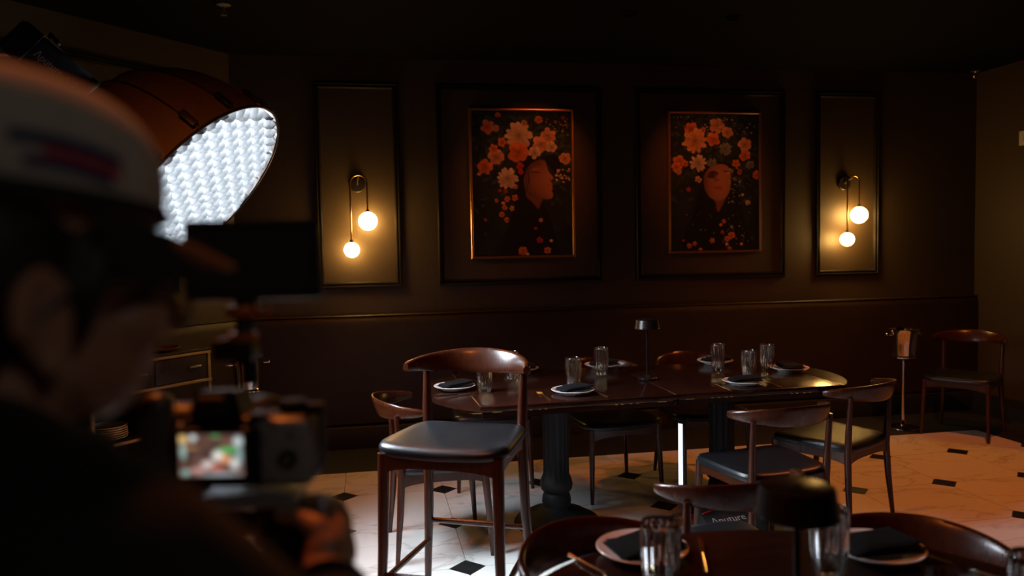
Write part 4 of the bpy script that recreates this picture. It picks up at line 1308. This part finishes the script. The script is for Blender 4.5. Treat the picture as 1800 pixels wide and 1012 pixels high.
# ---------------------------------------------------------------- camera operator
AZP = R(43)
PF = Vector((math.cos(AZP), math.sin(AZP), 0))
PW = Vector((-.0526, -4.147, 0))
PM = T(*PW) @ RZ(AZP) @ Matrix.Diagonal((1, 1, 1.009, 1))                              # x forward, y left, z up, origin between the feet
P2 = PM.inverted()
R2P = P2 @ RM @ T(.016, 0, 0)
def chain(mb_, pts, rad, n=14):
    mb_.tube(pts, rad, n)
    for p, r in zip(pts, rad):
        mb_.ball(p, r, 14, 10)
def hand(mb_, M, s):
    """right hand closed round the handle (rig frame); s scales heights"""
    q = lambda x, y, z: tuple(M @ Vector((x, y, z)))
    chain(mb_, [q(.074, -.035, -.118), q(.070, .0, -.112), q(.062, .03, -.108)], [.026, .030, .026])
    chain(mb_, [q(.074, -.03, -.095), q(.072, .01, -.085), q(.064, .032, -.082)], [.020, .022, .020])
    chain(mb_, [q(.072, -.03, -.14), q(.07, .01, -.14), q(.062, .032, -.136)], [.020, .022, .019])
    for k_, (z, L) in enumerate(((-.078, .95), (-.1, 1.08), (-.121, 1.03), (-.141, .85))):
        chain(mb_, [q(.066, .034, z + .001), q(.058, .064 * L, z), q(.032, .078 * L, z - .002), q(.008, .066 * L, z - .003), q(-.004, .048 * L, z - .003)], [.0105, .0100, .0094, .0086, .0076], 12)
    chain(mb_, [q(.078, -.032, -.10), q(.066, -.026, -.075), q(.044, -.012, -.068), q(.020, .0, -.07)], [.016, .0125, .0108, .009], 12)
sk = MB()
# head
sk.ball((-.008, 0, 1.475), (.098, .077, .104), 28, 18)
sk.ball((.036, 0, 1.412), (.060, .056, .068), 24, 16)
sk.ball((.052, 0, 1.372), (.034, .034, .026), 18, 12)
sk.ball((.012, 0, 1.395), (.06, .058, .045), 18, 12)
chain(sk, [(.088, 0, 1.455), (.102, 0, 1.432), (.110, 0, 1.416)], [.012, .013, .015])
sk.ball((.086, 0, 1.392), (.014, .022, .007), 12, 8)
sk.ball((.085, 0, 1.380), (.014, .020, .008), 12, 8)
for s in (-1, 1):
    sk.ball((.088, s * .03, 1.452), (.012, .024, .006), 12, 8)
    sk.ball((.064, s * .044, 1.418), (.026, .018, .022), 12, 8)
    M = T(-.012, s * .080, 1.428) @ RZ(s * R(-18))
    sk.tube([M @ Vector((.016 * math.cos(a), 0, .031 * math.sin(a) - .003)) for a in (R(q) for q in range(-90, 230, 32))], .0062, 8)
    sk.ball(tuple(M @ Vector((0, -s * .004, 0))), (.016, .006, .028), 12, 8)
# neck, trunk, limbs
chain(sk, [(-.015, 0, 1.40), (-.03, 0, 1.33), (-.045, 0, 1.25)], [.055, .056, .068])
sk.ball((-.045, 0, 1.12), (.10, .16, .19), 24, 16)
sk.ball((-.035, 0, .95), (.095, .145, .17), 24, 16)
sk.ball((-.035, 0, .83), (.105, .16, .12), 24, 16)
chain(sk, [(-.04, .165, 1.29), (-.045, 0, 1.30), (-.04, -.165, 1.29)], [.058, .062, .058])
sk.ball((-.045, 0, 1.20), (.10, .165, .12), 24, 16)
WR = R2P @ Vector((.082, -.062, -.125)); ELB = Vector((.13, -.18, 1.125))
chain(sk, [(-.035, -.172, 1.29), tuple(ELB), tuple(ELB.lerp(WR, .35)), tuple(WR)], [.052, .040, .040, .027])
LH = R2P @ T(0, 0, -.115)
ELL = Vector((.13, .20, 1.10)); WL = LH @ Vector((.082, -.07, -.13))
Lm = R2P @ T(.052, .0, -.085) @ Matrix.Diagonal((-1, 1, 1, 1)) @ T(0, 0, 0)
WL = Lm @ Vector((.084, -.064, -.13))
chain(sk, [(-.035, .172, 1.29), tuple(ELL), tuple(ELL.lerp(WL, .35)), tuple(WL)], [.052, .040, .040, .027])
chain(sk, [tuple(WR), tuple(R2P @ Vector((.074, -.035, -.118)))], [.026, .026])
chain(sk, [tuple(WL), tuple(Lm @ Vector((.074, -.035, -.118)))], [.026, .026])
hand(sk, R2P, 1)
hand(sk, Lm, 1)
for s in (-1, 1):
    chain(sk, [(-.035, s * .085, .82), (-.025, s * .095, .46), (-.045, s * .10, .34), (-.05, s * .10, .09)], [.080, .052, .052, .036])
    chain(sk, [(-.06, s * .10, .04), (.05, s * .108, .03), (.12, s * .112, .024)], [.036, .032, .022])
person = sk.build('person', M_SKIN)
remesh(person, .0042, 5, .5)
person.matrix_world = PM
tag(person, 'person in a pale cap and black jacket operating the camera, left foreground', 'person')

def cloth(name, mb_, m, voxel, it=6):
    o = mb_.build(name, m)
    remesh(o, voxel, it)
    o.parent = person
    return o
jk = MB()
jk.ball((-.045, 0, 1.12), (.128, .19, .20), 24, 16)
jk.ball((-.035, 0, .95), (.122, .178, .19), 24, 16)
jk.ball((-.035, 0, .82), (.126, .182, .10), 24, 16)
chain(jk, [(-.04, .165, 1.29), (-.05, .06, 1.315), (-.05, -.06, 1.315), (-.04, -.165, 1.29)], [.076, .072, .072, .076])
jk.ball((-.045, 0, 1.20), (.128, .20, .13), 24, 16)
chain(jk, [(-.035, -.172, 1.29), tuple(ELB), tuple(ELB.lerp(WR, .35)), tuple(ELB.lerp(WR, .86))], [.074, .066, .062, .044])
chain(jk, [(-.035, .172, 1.29), tuple(ELL), tuple(ELL.lerp(WL, .35)), tuple(ELL.lerp(WL, .86))], [.074, .066, .062, .044])
jk.tube([(-.03 + .072 * math.cos(2 * math.pi * q / 24), .072 * math.sin(2 * math.pi * q / 24), 1.335 - .012 * math.cos(2 * math.pi * q / 24)) for q in range(24)], .022, 10, closed=True)
rs = random.Random(5)
for q in range(14):
    z = .86 + .03 * q
    s = rs.choice((-1, 1))
    jk.tube([(.06 + .01 * rs.random(), s * .15, z), (.09, s * .08, z + .02 * rs.uniform(-1, 1)), (.085, s * .01, z + .03 * rs.uniform(-1, 1))], [.004, .012, .004], 8)
cloth('jacket', jk, M_JACKET, .0075)['label'] = 'plain black jacket'
tr_ = MB()
tr_.ball((-.035, 0, .82), (.118, .172, .11), 24, 16)
for s in (-1, 1):
    chain(tr_, [(-.035, s * .088, .80), (-.025, s * .098, .46), (-.045, s * .10, .30), (-.05, s * .10, .09)], [.094, .072, .068, .062])
cloth('trousers', tr_, M_TROUSER, .009)
for s in (-1, 1):
    sh_ = MB()
    chain(sh_, [(-.065, s * .10, .046), (.04, s * .108, .042), (.125, s * .112, .036)], [.044, .042, .034])
    sh_.box((.03, s * .106, .012), (.25, .09, .024), bev=.008)
    cloth('shoe', sh_, M_RUBBER, .006)
hr = MB()
hr.ball((-.030, 0, 1.462), (.090, .087, .082), 24, 16)
hr.ball((-.060, 0, 1.405), (.052, .072, .062), 20, 14)
for s in (-1, 1):
    chain(hr, [(.03, s * .074, 1.47), (.018, s * .076, 1.44), (.012, s * .074, 1.415)], [.014, .012, .007])
cloth('hair', hr, M_HAIR, .005)['label'] = 'black hair below the cap'

# cap: crown of six panels with a stiff front, brim, button, side patch
MC = T(-.006, 0, 1.496) @ RY(R(7))
def crown(a, t):
    """a angle from the front towards the left, t 0 at the rim .. 1 at the top"""
    th = t * math.pi / 2
    r = math.cos(th) ** .62
    rx, ry, h = .106, .088, .091
    zz = math.sin(th) ** 1.05 * h
    fr = max(0, math.cos(a))
    return Vector((rx * r * math.cos(a) + .012 * fr * math.sin(2 * th) * .8, ry * r * math.sin(a), zz))
rings = []
for t in [q / 18 for q in range(19)]:
    rings.append([MC @ (crown(2 * math.pi * i / 60, min(t, .992)) * (1 - .006 * (abs(math.cos(3 * 2 * math.pi * i / 60)) > .985))) for i in range(60)])
cr_ = MB().loft(rings, cap=True).build('cap_crown', M_CAP, person, sharp=70)
cr_['label'] = 'pale grey cap crown'
MB().ball(tuple(MC @ Vector((0, 0, .092))), (.008, .008, .005), 14, 8).build('button', M_CAP, cr_)
top, bot = [], []
NB_, NR = 26, 8
for j in range(NR + 1):
    for i in range(NB_ + 1):
        a = R(-78 + 156 * i / NB_)
        base = crown(a, 0)
        ext = .068 * (j / NR) * math.cos(a) ** .8
        z = -.004 - .016 * (j / NR) ** 1.5 - .022 * (math.sin(a) ** 2) * (j / NR)
        top.append(MC @ Vector((base.x + ext, base.y * (1 + .04 * j / NR), z)))
        bot.append(MC @ Vector((base.x + ext, base.y * (1 + .04 * j / NR), z - .004)))
f = []
N = len(top)
for j in range(NR):
    for i in range(NB_):
        a = j * (NB_ + 1) + i
        q = (a, a + 1, a + NB_ + 2, a + NB_ + 1)
        f.append(q); f.append(tuple(N + k_ for k_ in reversed(q)))
for i in range(NB_):
    a = NR * (NB_ + 1) + i
    f.append((a, a + 1, N + a + 1, N + a))
MB().add(top + bot, f).build('cap_brim', M_CAPBRIM, person)
MB().tube([MC @ (crown(2 * math.pi * i / 60, 0) * 1.006 + Vector((0, 0, .006))) for i in range(60)], .006, 8, closed=True).build('cap_band', M_CAPBRIM, person)
# patch on the side of the crown: blue swoosh over a red one
PWd, PHt = 40, 22
img = np.zeros((PHt, PWd, 3)) + np.array((.42, .40, .37))
yy_, xx_ = np.mgrid[0:PHt, 0:PWd].astype(float)
arc = 6 + ((xx_ - 14) / 8) ** 2 * .45
blend(img, np.clip(3.6 - np.abs(yy_ - arc + .5), 0, 1) * (xx_ > 3) * (xx_ < 37), (.02, .03, .11))
blend(img, np.clip(2.4 - np.abs(yy_ - arc - 5.0), 0, 1) * (xx_ > 12) * (xx_ < 37), (.42, .02, .03))
blend(img, np.clip(3.2 - np.abs(yy_ - arc - 9.6), 0, 1) * (xx_ > 7) * (xx_ < 34), (.02, .03, .12))
vv, ff = [], []
for j in range(PHt):
    for i in range(PWd):
        a = R(-108 + 44 * i / (PWd - 1)); t = .33 - .22 * j / (PHt - 1)
        p = crown(a, t)
        vv.append(MC @ (Vector((p.x * 1.012, p.y * 1.012, p.z + .0005))))
for j in range(PHt - 1):
    for i in range(PWd - 1):
        a = j * PWd + i
        ff.append((a, a + 1, a + PWd + 1, a + PWd))
me = bpy.data.meshes.new('cap_patch')
me.from_pydata([tuple(p) for p in vv], [], ff)
at = me.color_attributes.new('print', 'FLOAT_COLOR', 'POINT')
at.data.foreach_set('color', np.concatenate([img.reshape(-1, 3), np.ones((PWd * PHt, 1))], 1).astype(np.float32).ravel())
link('cap_patch', me, M_LOGO, cr_)['label'] = 'blue and red embroidered mark'

# glasses
for s in (-1, 1):
    rim = [(.108 - .012 * abs(math.cos(R(q))) * (1 if s * math.cos(R(q)) > 0 else .2), s * .034 + .024 * math.cos(R(q)), 1.432 + .021 * math.sin(R(q))) for q in range(0, 360, 15)]
    MB().tube(rim, .0022, 8, closed=True).build('glasses_rim', M_BLACKPL, person)
    MB().tube([(.096, s * .058, 1.438), (.05, s * .078, 1.442), (.0, s * .086, 1.440), (-.02, s * .084, 1.425)], .002, 8).build('glasses_temple', M_BLACKPL, person)
    MB().ball((.078, s * .031, 1.437), .0112, 14, 10).build('eye', M_EYE, person)
MB().tube([(.109, -.011, 1.436), (.114, 0, 1.440), (.109, .011, 1.436)], .002, 8).build('glasses_bridge', M_BLACKPL, person)
# watch on the right wrist
wd = (WR - ELB).normalized()
wc = ELB.lerp(WR, .93)
Mw = frame_to(wd, wc)
wt = MB().lathe([(.030, -.009), (.0325, -.009), (.0335, 0), (.0325, .009), (.030, .009)], 32, Mw, close=True).build('watch_strap', M_SILVER, person)
